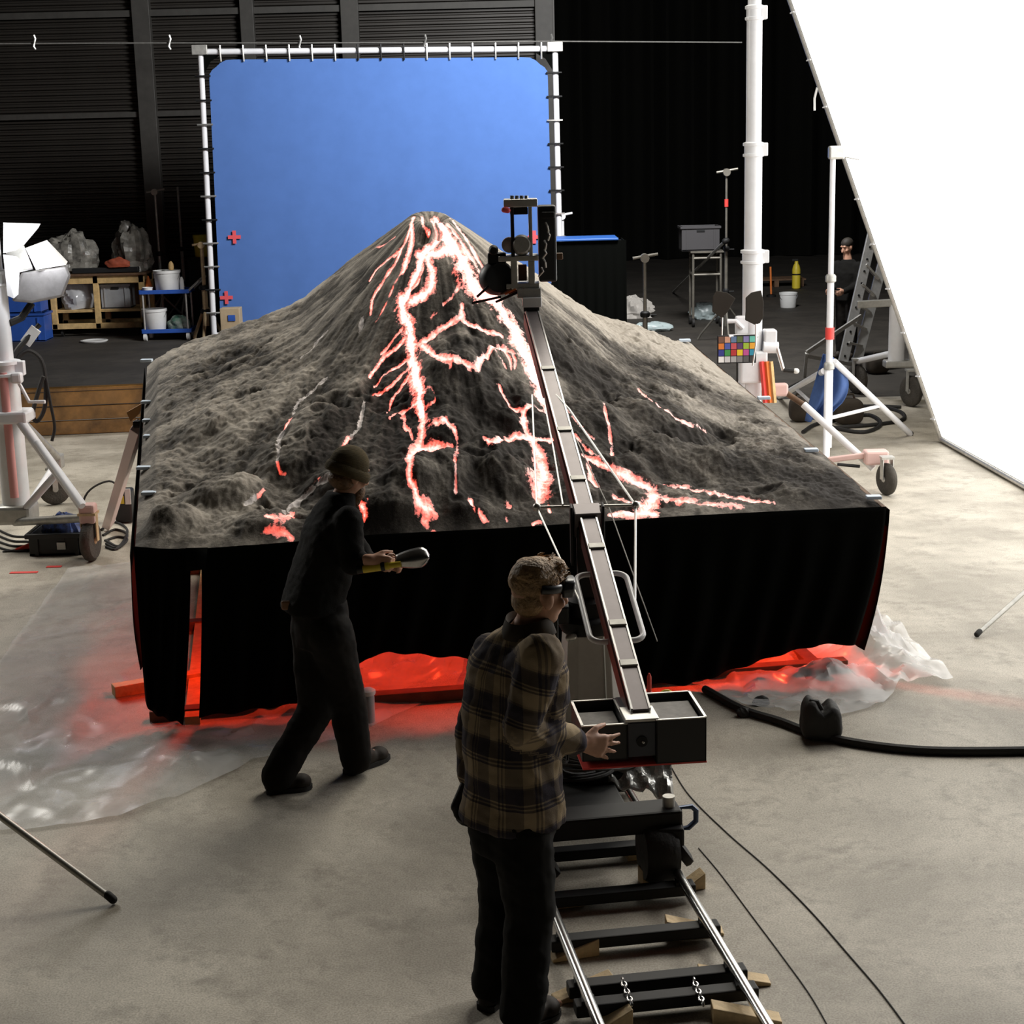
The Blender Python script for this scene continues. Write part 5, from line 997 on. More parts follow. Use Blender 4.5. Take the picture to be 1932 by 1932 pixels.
MB().rings([[P(x, y, YLm+.06) for x, y in ((8, 470), (45, 462), (48, 470), (62, 506), (36, 512), (12, 480))], [P(x, y, YLm+.3) for x, y in ((14, 474), (42, 466), (46, 474), (56, 500), (36, 506), (18, 484))]]).build('lamp_throat', dull_alu, lamp, smooth=False)
bl_ = bpy.data.lights.new('lamp_bulb', 'POINT'); bl_.energy = 13; bl_.color = (.95, .97, 1); bl_.shadow_soft_size = .06; bo = bpy.data.objects.new('lamp_bulb', bl_); COL.objects.link(bo); bo.location = P(56, 488, YLm-.22)
MB().tube([P(60, 572, YLm+.2), P(40, 600, YLm+.2), lb0+A3(.08, 0, zl_(610))], .03, 8).build('yoke', black_metal, lamp)
# blue crates and dark cable hank behind the lamp stand
YX = 18.0
cx = F(30, 800); 
crate('blue_crate', 'blue crate behind the left lamp stand', (P(48, 600, 29.6)[0], 29.6, .0), (.8, .5, .5), blue_p); crate('blue_crate', 'second blue crate stacked on the first behind lamp stand', (P(46, 600, 29.6)[0], 29.6, .51), (.76, .48, .34), blue_p)
hank = thing('cable_hank', 'black cable hanging in a long loop from left lamp stand', 'cable', A3(lb0[0]+.2, YL+.2, 0))
MB().tube(smooth_path([P(28, 690, YL+.1), P(34, 675, YL+.1), P(55, 662, YL+.12), P(78, 680, YL+.14), P(86, 720, YL+.14), P(84, 770, YL+.14), P(70, 795, YL+.14), P(62, 780, YL+.12), P(72, 740, YL+.1), P(82, 710, YL+.1)], 60), .018, 8).build('loop', black_rubber, hank)
MB().tube(smooth_path([P(84, 700, YL+.14), P(95, 760, YL+.14), P(103, 805, YL+.2), P(98, 832, YL+.2)], 30), .014, 8).build('tail', black_rubber, hank)
MB().tube(smooth_path([P(75, 612, YL+.2), P(50, 640, YL+.15), P(30, 665, YL+.1), P(26, 690, YL+.1)], 30), .022, 8).build('feed', black_rubber, hank); MB().box(P(58, 634, YL+.16), (.09, .03, .16), np.array(Matrix.Rotation(.7, 3, 'Y'))).build('cable_label', white_p, hank, smooth=False)
# boards at the table's left side
t = thing('raking_strut', 'pinkish white timber strut leaning on table\'s left side', 'strut', F(200, 1005)); a = F(205, 1000); b = P(260, 805, 11.6); MB().beam(a+A3(0, 0, .05), b, .07, .10, up=(0, 1, 0)).build('strut_board', mat('pinkish_white', (.72, .58, .55), .5), t, smooth=False, bevel=.005); MB().box(b+A3(.0, 0, .02), (.06, .06, .05)).build('strut_clamp', black_metal, t, smooth=False, bevel=.01)
tag(MB().prism([P(238, 778, 12.6), P(270, 760, 12.6), P(262, 782, 12.6), P(246, 796, 12.6)], (0, .06, 0)).build('plywood_offcut', mat('orange_ply', (.5, .24, .07), .6), smooth=False, bevel=.004), 'orange plywood offcut jutting out beside table\'s left edge', 'board')
# black crate of cables by the front wheel
cr = F(118, 1044); cct = crate('cable_crate', 'black crate full of cables by the left front wheel', cr+A3(-.02, .1, 0), (.46, .36, .19), black_plastic)
lump('cable_bundle', 'tangle of blue and red connectors inside black crate', 'cables', cr+A3(.0, .1, .1), (.17, .13, .14), mat('connector_mix', (.02, .02, .03), .5, col2=(.06, .12, .4), vscale=22), 6, .4, 4)
MB().box(cr+A3(.02, -.092, .085), (.07, .006, .06)).build('paper_label', white_p, cct, smooth=False)
for k, wd in enumerate(('uppermost', 'second', 'third', 'lowest')):
    j = k*16; cable('cable_run', wd+' of four dark cables running across the left floor to crate', [(-30, 985+j*.8), (20, 1010+j*.6), (60, 1015+j*.5), (100, 1040+k*2)], .010, black_rubber, group='cables left of the crate', n=24)
c = F(75, 1036); t = thing('red_plug', 'red tapered mains plug lying left of the black crate', 'plug', c); MB().lathe(c+A3(.04, 0, .045), (-1, -.3, -.15), [(.04, 0), (.042, .05), (.035, .12), (.018, .22), (.012, .24)], 16).build('plug_shell', red_p, t); MB().lathe(c+A3(-.19, -.07, .01), (-1, -.3, -.02), [(.012, 0), (.006, .1)], 8).build('plug_lead', black_rubber, t)
for k in range(3): cable('cable_run', 'tangled dark cable between the wheel and table corner', [(190+k*4, 1000+k*10), (215+k*3, 985+k*14), (240, 1000+k*9), (225-k*3, 1030+k*3), (200, 1020+k*6)], .011, black_rubber, group='tangled cables by the table corner', n=30)
t = thing('power_box', 'small yellow and black power box beside table corner', 'power box', F(238, 985)); c = F(238, 985); MB().box(c+A3(0, 0, .16), (.16, .14, .3)).build('case', black_plastic, t, smooth=False, bevel=.02); MB().box(c+A3(-.02, -.075, .22), (.07, .01, .07)).build('yellow_face', yellow_p, t, smooth=False); MB().box(c+A3(.05, -.075, .25), (.05, .012, .14)).build('white_face', white_p, t, smooth=False); MB().tube(smooth_path([c+A3(0, -.05, .3), c+A3(-.1, -.1, .4), c+A3(-.3, -.1, .3), c+A3(-.4, -.1, .05)], 20), .01, 6).build('lead', black_rubber, t)
for x, y, w in ((45, 1080, .22), (102, 1069, .12)): tag(MB().box(F(x, y, .003), (w, .05, .004)).build('red_tape_strip', red_tape, smooth=False), ('longer' if w > .2 else 'shorter')+' red tape strip stuck on floor at left', 'tape')
# foreground tripod legs entering the frame
def tleg(label, tip, far, Y, r=.016):
    e = F(*tip); t = thing('tripod_stand', label, 'tripod', e); f = P(*far, Y); dr = f-e; ap = e+dr*(1.45/max(dr[2], .12)); h = A3(ap[0]-e[0], ap[1]-e[1], 0)
    if np.linalg.norm(h) > 1.5: h = nrm(h)*1.1; 
    base = A3(ap[0], ap[1], 0)
    for a in (0, 1, 2):
        an = a*2.094; hh = -h if np.linalg.norm(h) else h; tipk = e if a == 0 else base+A3(hh[0]*math.cos(an)-hh[1]*math.sin(an), hh[0]*math.sin(an)+hh[1]*math.cos(an), 0)
        MB().tube([tipk+A3(0, 0, .02), ap], r, 12).build('leg', dull_alu, t); m1 = tipk*.62+ap*.38; MB().tube([m1, m1+(ap-tipk)*.03], r*1.35, 12).build('collar', black_metal, t); MB().cap(tipk+A3(0, 0, .022), tipk+A3(0, 0, .025)+nrm(ap-tipk)*.03, r*1.2).build('rubber_foot', black_rubber, t)
    MB().lathe(ap-A3(0, 0, .05), (0, 0, 1), [(.05, 0), (.06, .03), (.05, .1), (.02, .12), (.02, .5)], 16).build('apex_block', black_metal, t)
tleg('dark metal tripod leg reaching in at lower left', (214, 1706), (-60, 1500), 6.9); tleg('grey metal tripod leg reaching in at right edge', (1843, 1203), (1990, 1070), 10.9)
# weight bag with cable at right, red bag, can
bg = thing('cable_ramp_bag', 'black weight bag lying over thick cable on right floor', 'weight bag', F(1548, 1392)); c = F(1548, 1392)
mb = MB(); mb.ell((0, 0, 0), (1, 1, 1), n=40, m=28); V = np.array(mb.v); V = np.sign(V)*np.abs(V)**.55; V[:, 2] = V[:, 2]*.5+.5; sad = 1-.30*np.exp(-(V[:, 0]/.33)**2)*np.clip(V[:, 2]*1.6-.6, 0, 1); V[:, 2] *= sad*(1+.1*V[:, 0]*-1); V[:, 0] *= (1-.18*V[:, 2]); V *= np.array([.12, .10, .23]); V += .008*fbm(V[:, 0]*22+V[:, 2]*9, V[:, 1]*22+V[:, 2]*14, 3, 3)[:, None]; V[:, 2] = np.maximum(V[:, 2], 0); mb.v = [tuple(p+c) for p in V]; mb.build('bag', black_rubber, bg, angle=60)
MB().tube([c+A3(-.085, -.03, .19), c+A3(-.06, -.04, .232), c+A3(-.03, -.04, .225), c+A3(-.005, -.05, .18)], .014, 8).build('carry_handle', black_rubber, bg)
cable('thick_cable', 'thick black cable crossing the right floor under the bag', [(1330, 1300), (1400, 1338), (1470, 1360), (1540, 1385), (1640, 1405), (1760, 1416), (1932, 1416), (2050, 1412), (2400, 1420), (3000, 1450)], .024, black_rubber)
lump('dark_connector', 'small black connector on the floor left of cable bag', 'connector', F(1402, 1352), (.04, .03, .035), black_rubber, 4, .3)
lump('dark_connector', 'black cable joint near crumpled plastic sheet', 'connector', F(1436, 1330), (.05, .03, .035), black_rubber, 5, .3)
cable('thin_cable', 'thin dark cable running from dolly to lower right corner', [(1262, 1440), (1300, 1500), (1370, 1570), (1450, 1640), (1530, 1720), (1600, 1800), (1660, 1870), (1720, 1950)], .0032, black_rubber)
cable('thin_cable', 'second thin cable close to the right rail', [(1318, 1600), (1360, 1650), (1420, 1730), (1480, 1810), (1530, 1880), (1570, 1950)], .0026, black_rubber)
rb = thing('red_knotted_bag', 'bright red knotted plastic bag behind the crane arm', 'bag', F(1228, 1330)); c = P(1225, 1300, 8.4); c[2] = .0
MB().lathe(A3(c[0], c[1], 0), (0, 0, 1), [(.11, 0), (.13, .04), (.11, .12), (.06, .20), (.035, .24), (.045, .27), (.05, .30), (.035, .34), (.012, .36), (.012, .44), (.004, .46)], 18).build('bag_body', red_p, rb)
MB().tube([A3(c[0]+.09+.035*math.cos(a), c[1]-.02, .33+.035*math.sin(a)) for a in np.linspace(0, 2*math.pi, 14, endpoint=False)], .010, 8, closed=True).build('yellow_ring', yellow_p, rb)
c = F(690, 1395, 0); c = A3(c[0], c[1], 0); t = thing('paint_can', 'small grey can with white lid beside beanie man\'s leg', 'can', c+A3(0, .25, 0)); c = c+A3(0, .25, 0); MB().lathe(c, (0, 0, 1), [(.035, 0), (.037, .01), (.037, .17), (.034, .18)], 18).build('can_body', grey_p, t); MB().lathe(c+A3(0, 0, .18), (0, 0, 1), [(.042, 0), (.045, .01), (.045, .025), (.03, .035)], 18).build('lid', white_p, t)
# ================================================================== people
def remesh(mb, name, m, parent, voxel=.009, smooth=6, disp=None):
    o0 = np.array(ORG[parent.name]); V = np.array(mb.v)-o0
    me = bpy.data.meshes.new(name+'_raw'); me.from_pydata(V.tolist(), [], mb.f); me.update(); bm = bmesh.new(); bm.from_mesh(me); bmesh.ops.recalc_face_normals(bm, faces=bm.faces); bm.to_mesh(me); bm.free()
    o = bpy.data.objects.new(name+'_raw', me); COL.objects.link(o)
    r = o.modifiers.new('r', 'REMESH'); r.mode = 'VOXEL'; r.voxel_size = voxel; r.use_smooth_shade = True
    s = o.modifiers.new('s', 'SMOOTH'); s.factor = .5; s.iterations = smooth
    dg = bpy.context.evaluated_depsgraph_get(); ne = bpy.data.meshes.new_from_object(o.evaluated_get(dg)); ne.name = name; bpy.data.objects.remove(o); bpy.data.meshes.remove(me)
    n = len(ne.vertices); co = np.zeros(n*3, np.float32); ne.vertices.foreach_get('co', co); co = co.reshape(-1, 3)
    if disp is not None:
        no = np.zeros(n*3, np.float32); ne.vertices.foreach_get('normal', no); no = no.reshape(-1, 3); co = co+no*disp(co+o0.astype(np.float32), no)[:, None]; ne.vertices.foreach_set('co', co.astype(np.float32).ravel()); ne.update()
    ne.materials.clear(); ne.materials.append(m); ne.shade_smooth(); p = bpy.data.objects.new(name, ne); COL.objects.link(p); p.parent = parent; ORG[p.name] = o0; return p
def folds(amp, fz=14, seed=0, fine=.3):
    def f(co, no):
        a = fbm(co[:, 2]*fz*.5+co[:, 0]*4, co[:, 0]*5+co[:, 1]*5, 4, seed)+fine*fbm(co[:, 0]*30+co[:, 2]*8, co[:, 2]*34+co[:, 1]*22, 3, seed+5); return amp*a
    return f
def torso(mb, secs):          # secs: (centre, half width vec, half depth vec)
    R = []
    for c, a, b in secs:
        c = np.asarray(c); R.append([c+a*math.copysign(abs(math.cos(t))**.8, math.cos(t))+b*math.copysign(abs(math.sin(t))**.8, math.sin(t)) for t in np.linspace(0, 2*math.pi, 24, endpoint=False)])
    return mb.rings(R)
def head(mb, c, fwd, up, s=1., face=True):
    fwd = nrm(fwd); up = nrm(up); sd = nrm(np.cross(fwd, up)); up = np.cross(sd, fwd); R = np.stack([sd, fwd, up], 1); L = lambda a, b, d: c+R@(A3(a, b, d)*s)
    mb.ell(L(0, -.012, .025), A3(.076, .094, .095)*s, R); mb.ell(L(0, .022, -.035), A3(.062, .070, .085)*s, R); mb.ell(L(0, .05, -.085), A3(.038, .035, .03)*s, R)
    mb.cap(L(0, .092, .0), L(0, .112, -.035), .011*s, .016*s)                                  # nose
    for k in (-1, 1):
        mb.ell(L(k*.078, -.005, -.012), A3(.012, .022, .034)*s, R); mb.ell(L(k*.030, .080, .035), A3(.024, .012, .010)*s, R); mb.ell(L(k*.045, .062, -.03), A3(.022, .022, .02)*s, R)
    mb.ell(L(0, .088, -.058), A3(.026, .010, .007)*s, R); mb.ell(L(0, .085, -.07), A3(.022, .010, .007)*s, R)
    return L, R
def hand(mb, wrist, fwd, palm_n, thumb, curl=.5, spread=.12, s=1., curls=None):
    """fwd along the fingers, palm_n out of the palm, thumb = side the thumb leaves on"""
    fwd = nrm(fwd); thumb = nrm(np.asarray(thumb)-fwd*(np.asarray(thumb)@fwd)); palm_n = nrm(np.cross(fwd, thumb))*(1 if np.cross(fwd, thumb)@np.asarray(palm_n) > 0 else -1)
    W = lambda a, b, c: wrist+(fwd*a+thumb*b+palm_n*c)*s
    mb.chain([W(-.02, 0, 0), W(.03, .012, 0)], [.026*s, .022*s]); mb.chain([W(.01, -.012, 0), W(.085, -.028, 0)], [.018*s, .016*s]); mb.chain([W(.01, 0, 0), W(.092, -.006, 0)], [.019*s, .016*s]); mb.chain([W(.01, .012, 0), W(.092, .014, 0)], [.019*s, .016*s]); mb.chain([W(.015, .02, 0), W(.088, .033, 0)], [.018*s, .015*s])
    for k, (b, l, st) in enumerate(((.034, .074, .088), (.013, .082, .093), (-.009, .076, .091), (-.029, .06, .084))):
        c_ = curls[k] if curls else curl; p = W(st, b, 0); a = 0.; pts = [p]; rs = [.0098*s]; sp = (1.5-k)*spread
        for seg_, fr in enumerate((.45, .31, .24)):
            a += c_*(.7, 1., .7)[seg_]; d = (fwd*math.cos(a)+palm_n*math.sin(a)); d = nrm(d+thumb*math.sin(sp)*math.cos(a)); p = p+d*l*fr*s; pts.append(p); rs.append((.0090, .0083, .0070)[seg_]*s)
        mb.chain(pts, rs, 10)
    t0 = W(.022, .030, .006); d1 = nrm(fwd*.7+thumb*.72+palm_n*.25); t1 = t0+d1*.040*s; d2 = nrm(fwd*.95+thumb*.25+palm_n*.35*(1+curl)); t2 = t1+d2*.032*s; t3 = t2+nrm(d2+palm_n*.3*curl)*.024*s
    mb.chain([t0, t1, t2, t3], [.015*s, .0115*s, .0105*s, .0085*s], 10)
def shoe(mb, heel, toe, w=.045, h=.075):
    heel = np.asarray(heel, float); toe = np.asarray(toe, float); d = nrm(toe-heel); L = np.linalg.norm(toe-heel)
    mb.chain([heel+d*.03+A3(0, 0, .04), heel+d*L*.45+A3(0, 0, .038), toe-d*.05+A3(0, 0, .033)], [.042, .043, .038]); mb.chain([heel+d*.05+A3(0,0,.11), heel+d*L*.5+A3(0,0,.06)],[.052,.045]); mb.ell(heel+d*L*.76+A3(0, 0, .042), (.055, .055, .042)); mb.cap(heel+d*.05+A3(0, 0, .06), heel+d*.07+A3(0, 0, .15), .05, .05)
def sole(par, heel, toe, m):
    heel = np.asarray(heel, float); toe = np.asarray(toe, float); d = nrm(toe-heel); s = A3(d[1], -d[0], 0); L = np.linalg.norm(toe-heel); s[2] = 0; s = nrm(s); pr = []
    for t_, w in ((-.015, .0), (-.01, .03), (.05, .042), (.35, .040), (.62, .052), (.82, .050), (.95, .03), (1.0, .0)): pr.append((t_*L, w))
    out = [heel+d*a+s*w for a, w in pr]+[heel+d*a-s*w for a, w in pr[1:-1][::-1]]; MB().prism([p+A3(0, 0, .0) for p in out], (0, 0, .025)).build('sole', m, par)
blacktee = mat('black_shirt', (.0065, .006, .005), .9, var=.2, bump=.3, bscale=300, spec=.2)
trouser = mat('dark_trousers', (.007, .0055, .004), .85, var=.35, vscale=10, spec=.2)
bootm = mat('brown_boots', (.020, .012, .006), .7, var=.3)
def beanie_mat():
    m = mat('olive_knit', (.085, .060, .018), .95, var=.15, vscale=30, bump=.0); nt = m.node_tree; b = nt.nodes['Principled BSDF']; tc = N(nt, 'ShaderNodeTexCoord'); w = N(nt, 'ShaderNodeTexWave', wave_type='BANDS', bands_direction='Z'); w.inputs['Scale'].default_value = 60; w.inputs['Distortion'].default_value = 3; w.inputs['Detail Scale'].default_value = 8; nt.links.new(tc.outputs['Object'], w.inputs['Vector']); bp = N(nt, 'ShaderNodeBump'); bp.inputs['Strength'].default_value = .8; bp.inputs['Distance'].default_value = .004; nt.links.new(w.outputs['Fac'], bp.inputs['Height']); nt.links.new(bp.outputs['Normal'], b.inputs['Normal']); return m
# ---------------------------------------------------------------- man with beanie
Y1 = 8.12
q = lambda x, y, dy=0.: P(x, y, Y1+dy)
r_heel, r_toe = F(503, 1496), F(590, 1486); f_heel, f_toe = F(655, 1462), F(733, 1428)
p1 = thing('person', 'man in olive beanie and black clothes stepping right, holding a scoop', 'person', A3((r_heel[0]+f_toe[0])/2, (r_heel[1]+f_toe[1])/2, 0))
hipL, hipR = q(592, 1188, .02), q(622, 1192, -.12); knB, knF = P(598, 1335, 8.10), P(655, 1325, 8.2); anB, anF = r_heel+A3(.06, 0, .11), f_heel+A3(.05, 0, .11)
pel = q(605, 1165, -.02); wst = q(598, 1120, -.02); chest = q(622, 1030, 0); shl = q(632, 965, 0); neck = q(648, 935, .0); hd = q(659, 893, .0)
shR, elR, wrR = q(655, 985, -.16), q(668, 1062, -.22), q(700, 1056, -.28)
shL2, elL, wrL = q(640, 985, .20), q(690, 1060, .25), q(726, 1062, .1)
fw1 = nrm(A3(.90, .42, 0)); sd1 = nrm(np.cross(fw1, (0, 0, 1)))          # faces right and a little away
hf = nrm(A3(.80, .60, -.28))
b = MB(); Lh, Rh = head(b, hd, hf, (0.12, 0, 1)); b.chain([hd+A3(-.015, 0, -.07), neck, shl], [.055, .056, .08])
torso(b, [(pel, sd1*.155, fw1*.10), (wst, sd1*.15, fw1*.105), (chest, sd1*.165, fw1*.115), (shl+A3(0, 0, -.03), sd1*.17, fw1*.09)])
b.chain([shR, elR, wrR], [.052, .042, .030]); b.chain([shL2, elL, wrL], [.052, .042, .030]); b.chain([chest, shR], [.08, .06]); b.chain([chest, shL2], [.08, .06])
b.chain([hipL, knB, anB], [.085, .058, .035]); b.chain([hipR, knF, anF], [.085, .058, .035]); b.chain([anB, r_toe+A3(-.03, 0, .03)], [.028, .018]); b.chain([anF, f_toe+A3(-.03, 0, .03)], [.028, .018])
tool_a, tool_b = q(674, 1075, -.28), q(800, 1058, -.30); td = nrm(tool_b-tool_a)
hand(b, wrR, nrm(td*.8+A3(0, 0, -.35)), A3(-.1, .9, -.3), A3(.3, 0.2, .9), curl=.95, spread=.02, s=.95)
hand(b, wrL, nrm(td+A3(0, -.5, -.15)), A3(0, -.9, -.2), A3(0, 0, 1), curl=.8, spread=.03, s=.95)
remesh(b, 'body', skin, p1, .0075, 3)
g = MB(); torso(g, [(q(590, 1148, -.02), sd1*.20, fw1*.155), (wst+A3(-.01, 0, 0), sd1*.192, fw1*.15), (q(606, 1075, 0), sd1*.195, fw1*.15), (chest, sd1*.20, fw1*.148), (q(630, 985, 0), sd1*.205, fw1*.13), (shl+A3(0, 0, .035), sd1*.13, fw1*.09), (neck+A3(-.01, 0, .018), sd1*.068, fw1*.07)])
for s_, e_, w_ in ((shR, elR, wrR), (shL2, elL, wrL)): g.chain([s_, e_, e_*.55+w_*.45], [.078, .064, .052])
g.chain([chest+A3(0, 0, .04), shR], [.10, .078]); g.chain([chest+A3(0, 0, .04), shL2], [.10, .078])
remesh(g, 'sweatshirt', blacktee, p1, .011, 6, folds(.014, 12, 3))
g = MB(); torso(g, [(q(604, 1215, -.02), sd1*.15, fw1*.13), (pel, sd1*.175, fw1*.135), (wst+A3(.01, 0, -.02), sd1*.172, fw1*.13)])
g.chain([hipL, knB, anB+A3(0, 0, -.02)], [.122, .098, .088]); g.chain([hipR, knF, anF+A3(0, 0, -.02)], [.122, .10, .088]); remesh(g, 'trousers', trouser, p1, .011, 6, folds(.010, 16, 9))
for h_, t_ in ((r_heel, r_toe), (f_heel, f_toe)):
    g = MB(); shoe(g, h_, t_); bt = remesh(g, 'boot', bootm, p1, .009, 4); sole(bt, h_, t_, black_rubber)
g = MB(); g.ell(Lh(0, -.012, .045), (.090, .108, .100), Rh); kn = remesh(g, 'beanie', beanie_mat(), p1, .008, 3)
V_ = [Lh(.093*math.cos(a), -.012+.110*math.sin(a), .010-.018*math.sin(a)) for a in np.linspace(0, 2*math.pi, 30, endpoint=False)]; MB().tube(V_, .013, 10, closed=True, ell=2.2).build('beanie_cuff', MATS['olive_knit'], kn)
hairm = mat('brown_hair', (.16, .085, .035), .6, var=.35, vscale=25, bump=.6, bscale=90)
g = MB(); g.ell(Lh(0, -.035, -.035), (.078, .072, .055), Rh); remesh(g, 'hair', hairm, p1, .007, 3, folds(.004, 60, 2))
g = MB(); g.ell(Lh(0, .060, -.085), (.058, .048, .062), Rh); g.ell(Lh(0, .066, -.13), (.036, .032, .042), Rh); remesh(g, 'beard', hairm, p1, .006, 3, folds(.004, 60, 4))
MB().box(q(540, 1142, -.12), (.05, .02, .05)).build('back_pocket_tag', mat('tan_leather', (.2, .1, .05), .7), p1, smooth=False, bevel=.01)
# the scoop in his hands
sc = thing('hand_scoop', 'yellow-handled metal scoop held out by the beanie man', 'scoop', tool_a)
MB().cyl(tool_a, tool_a+td*.03, .022, 14).build('end_cap', black_plastic, sc); MB().cyl(tool_a+td*.03, tool_a+td*.16, .021, 14).build('handle', yellow_p, sc); MB().cyl(tool_a+td*.16, tool_a+td*.22, .016, 12).build('ferrule', yellow_p, sc); MB().lathe(tool_a+td*.12, td, [(.024, 0), (.026, .01), (.024, .02)], 14).build('band', black_plastic, sc)
G = []
for i in range(14):
    s_ = i/13; w = .048*math.sin(min(1, .35+s_*.9)*math.pi*.5)*(1 if s_ < .7 else math.sqrt(max(.02, 1-((s_-.7)/.3)**2))); row = []
    for j in range(11):
        a = (j/10-.5)*2; row.append(tool_a+td*(.19+s_*.17)+A3(0, .25, 1)*(a*w)+A3(0, .03*(a*a), .012))
    G.append(row)
MB().grid(G).build('scoop_blade', steel, sc, solid=.004)
# ---------------------------------------------------------------- man in plaid
Y2 = 5.72
q = lambda x, y, dy=0.: P(x, y, Y2+dy)
aL, aR = F(932, 1893), F(985, 1945)
p2 = thing('person', 'man in plaid overshirt standing behind crane counterweight, hand on it', 'person', A3((aL[0]+aR[0])/2, (aL[1]+aR[1])/2, 0))
fw2 = nrm(A3(.70, .72, 0)); sd2 = nrm(np.cross(fw2, (0, 0, 1)))          # sd2: his right = towards camera right/near
hf2 = nrm(A3(.86, .50, -.12))
hipl, hipr = q(945, 1560, .12), q(985, 1565, -.06); knl, knr = q(950, 1715, .10), q(1000, 1725, -.08); anl, anr = aL+A3(0, 0, .09), aR+A3(0, 0, .09)
pel = q(968, 1540, .02); wst = q(968, 1450, .02); chest = q(972, 1310, .04); shl = q(985, 1218, .04); neck = q(1003, 1172, .03); hd = q(1016, 1118, .03)
shR, elR, wrR = q(1022, 1238, -.13), q(982, 1372, -.16), q(1092, 1402, .10)
shL2, elL, wrL = q(925, 1238, .18), q(893, 1385, .22), q(884, 1470, .14)
b = MB(); Lh, Rh = head(b, hd, hf2, (0.06, 0, 1), 1.04); b.chain([hd+A3(-.02, 0, -.07), neck, shl], [.056, .058, .085])
torso(b, [(pel, sd2*.15, fw2*.10), (wst, sd2*.145, fw2*.105), (chest, sd2*.17, fw2*.115), (shl+A3(0, 0, -.03), sd2*.17, fw2*.09)])
b.chain([shR, elR, wrR], [.052, .042, .030]); b.chain([shL2, elL, wrL], [.052, .042, .030]); b.chain([chest, shR], [.08, .06]); b.chain([chest, shL2], [.08, .06])
b.chain([hipl, knl, anl], [.085, .058, .042]); b.chain([hipr, knr, anr], [.085, .058, .042])
tl, tr_ = aL+A3(.10, .15, .03), aR+A3(.14, .14, .03); b.chain([anl, tl], [.028, .018]); b.chain([anr, tr_], [.028, .018])
hand(b, wrR+nrm(q(1150, 1412, .22)-wrR)*.02, nrm(q(1182, 1415, .22)-wrR), A3(.15, 1, -.05), A3(.2, 0, 1), curl=.12, spread=.16, s=1.08)
hand(b, wrL, A3(-.38, -.1, -.9), A3(.8, .3, -.3), A3(.4, .9, 0), curl=.75, spread=.03, s=1.0)
remesh(b, 'body', skin, p2, .0070, 3)
def plaid_mat():
    m = bpy.data.materials.new('plaid_wool'); m.use_nodes = True; nt = m.node_tree; b = nt.nodes['Principled BSDF']; L = nt.links.new
    tc = N(nt, 'ShaderNodeTexCoord'); at = N(nt, 'ShaderNodeAttribute', attribute_name='cloth_uv'); sp = N(nt, 'ShaderNodeSeparateXYZ'); L(at.outputs['Vector'], sp.inputs[0])
    def stripes(sock, per, lines):
        r = N(nt, 'ShaderNodeMath', operation='MODULO'); d = N(nt, 'ShaderNodeMath', operation='ADD'); d.inputs[1].default_value = 40*per; L(sock, d.inputs[0]); L(d.outputs[0], r.inputs[0]); r.inputs[1].default_value = per
        s = N(nt, 'ShaderNodeMath', operation='DIVIDE'); L(r.outputs[0], s.inputs[0]); s.inputs[1].default_value = per
        cr = N(nt, 'ShaderNodeValToRGB'); cr.color_ramp.interpolation = 'CONSTANT'; el = cr.color_ramp.elements
        el[0].position = 0; el[0].color = (*[lines[0][1]]*3, 1); el[1].position = lines[1][0]; el[1].color = (*[lines[1][1]]*3, 1)
        for p_, v_ in lines[2:]: e_ = el.new(p_); e_.color = (v_, v_, v_, 1)
        L(s.outputs[0], cr.inputs['Fac']); return cr
    a = stripes(sp.outputs['Z'], .165, [(0, 1), (.38, .1), (.43, .8), (.47, .1), (.52, .8), (.56, 0), (.9, .15), (.94, .7)])
    c = stripes(sp.outputs['X'], .14, [(0, 1), (.30, .3), (.36, .9), (.42, .3), (.47, .9), (.53, .35)])
    mu = N(nt, 'ShaderNodeMath', operation='MULTIPLY_ADD'); L(a.outputs['Color'], mu.inputs[0]); mu.inputs[1].default_value = .50; ad_ = N(nt, 'ShaderNodeMath', operation='MULTIPLY'); L(c.outputs['Color'], ad_.inputs[0]); ad_.inputs[1].default_value = .50; L(ad_.outputs[0], mu.inputs[2])
    rp = N(nt, 'ShaderNodeValToRGB'); e = rp.color_ramp.elements; e[0].position = .05; e[0].color = (.030, .028, .045, 1); e[1].position = .95; e[1].color = (.36, .28, .18, 1); e2 = e.new(.45); e2.color = (.075, .062, .060, 1); L(mu.outputs[0], rp.inputs['Fac'])
    L(rp.outputs['Color'], b.inputs['Base Color']); b.inputs['Roughness'].default_value = .95; b.inputs['Specular IOR Level'].default_value = .15
    n = N(nt, 'ShaderNodeTexNoise'); n.inputs['Scale'].default_value = 350; L(tc.outputs['Object'], n.inputs['Vector']); bp = N(nt, 'ShaderNodeBump'); bp.inputs['Strength'].default_value = .4; bp.inputs['Distance'].default_value = .003; L(n.outputs['Fac'], bp.inputs['Height']); L(bp.outputs['Normal'], b.inputs['Normal']); return m
plaid = plaid_mat()
g = MB(); torso(g, [(q(966, 1548, .02), sd2*.205, fw2*.165), (q(968, 1500, .02), sd2*.198, fw2*.158), (wst, sd2*.188, fw2*.155), (q(968, 1380, .03), sd2*.19, fw2*.155), (chest, sd2*.205, fw2*.158), (q(976, 1255, .04), sd2*.21, fw2*.14), (shl+A3(0, 0, .02), sd2*.15, fw2*.10), (neck+A3(-.015, 0, -.01), sd2*.078, fw2*.08)])
g.chain([shR, elR, wrR*.88+elR*.12], [.088, .075, .055]); g.chain([shL2, elL, wrL*.9+elL*.1], [.085, .070, .055]); g.chain([chest+A3(0, 0, .05), shR], [.11, .088]); g.chain([chest+A3(0, 0, .05), shL2], [.11, .085])
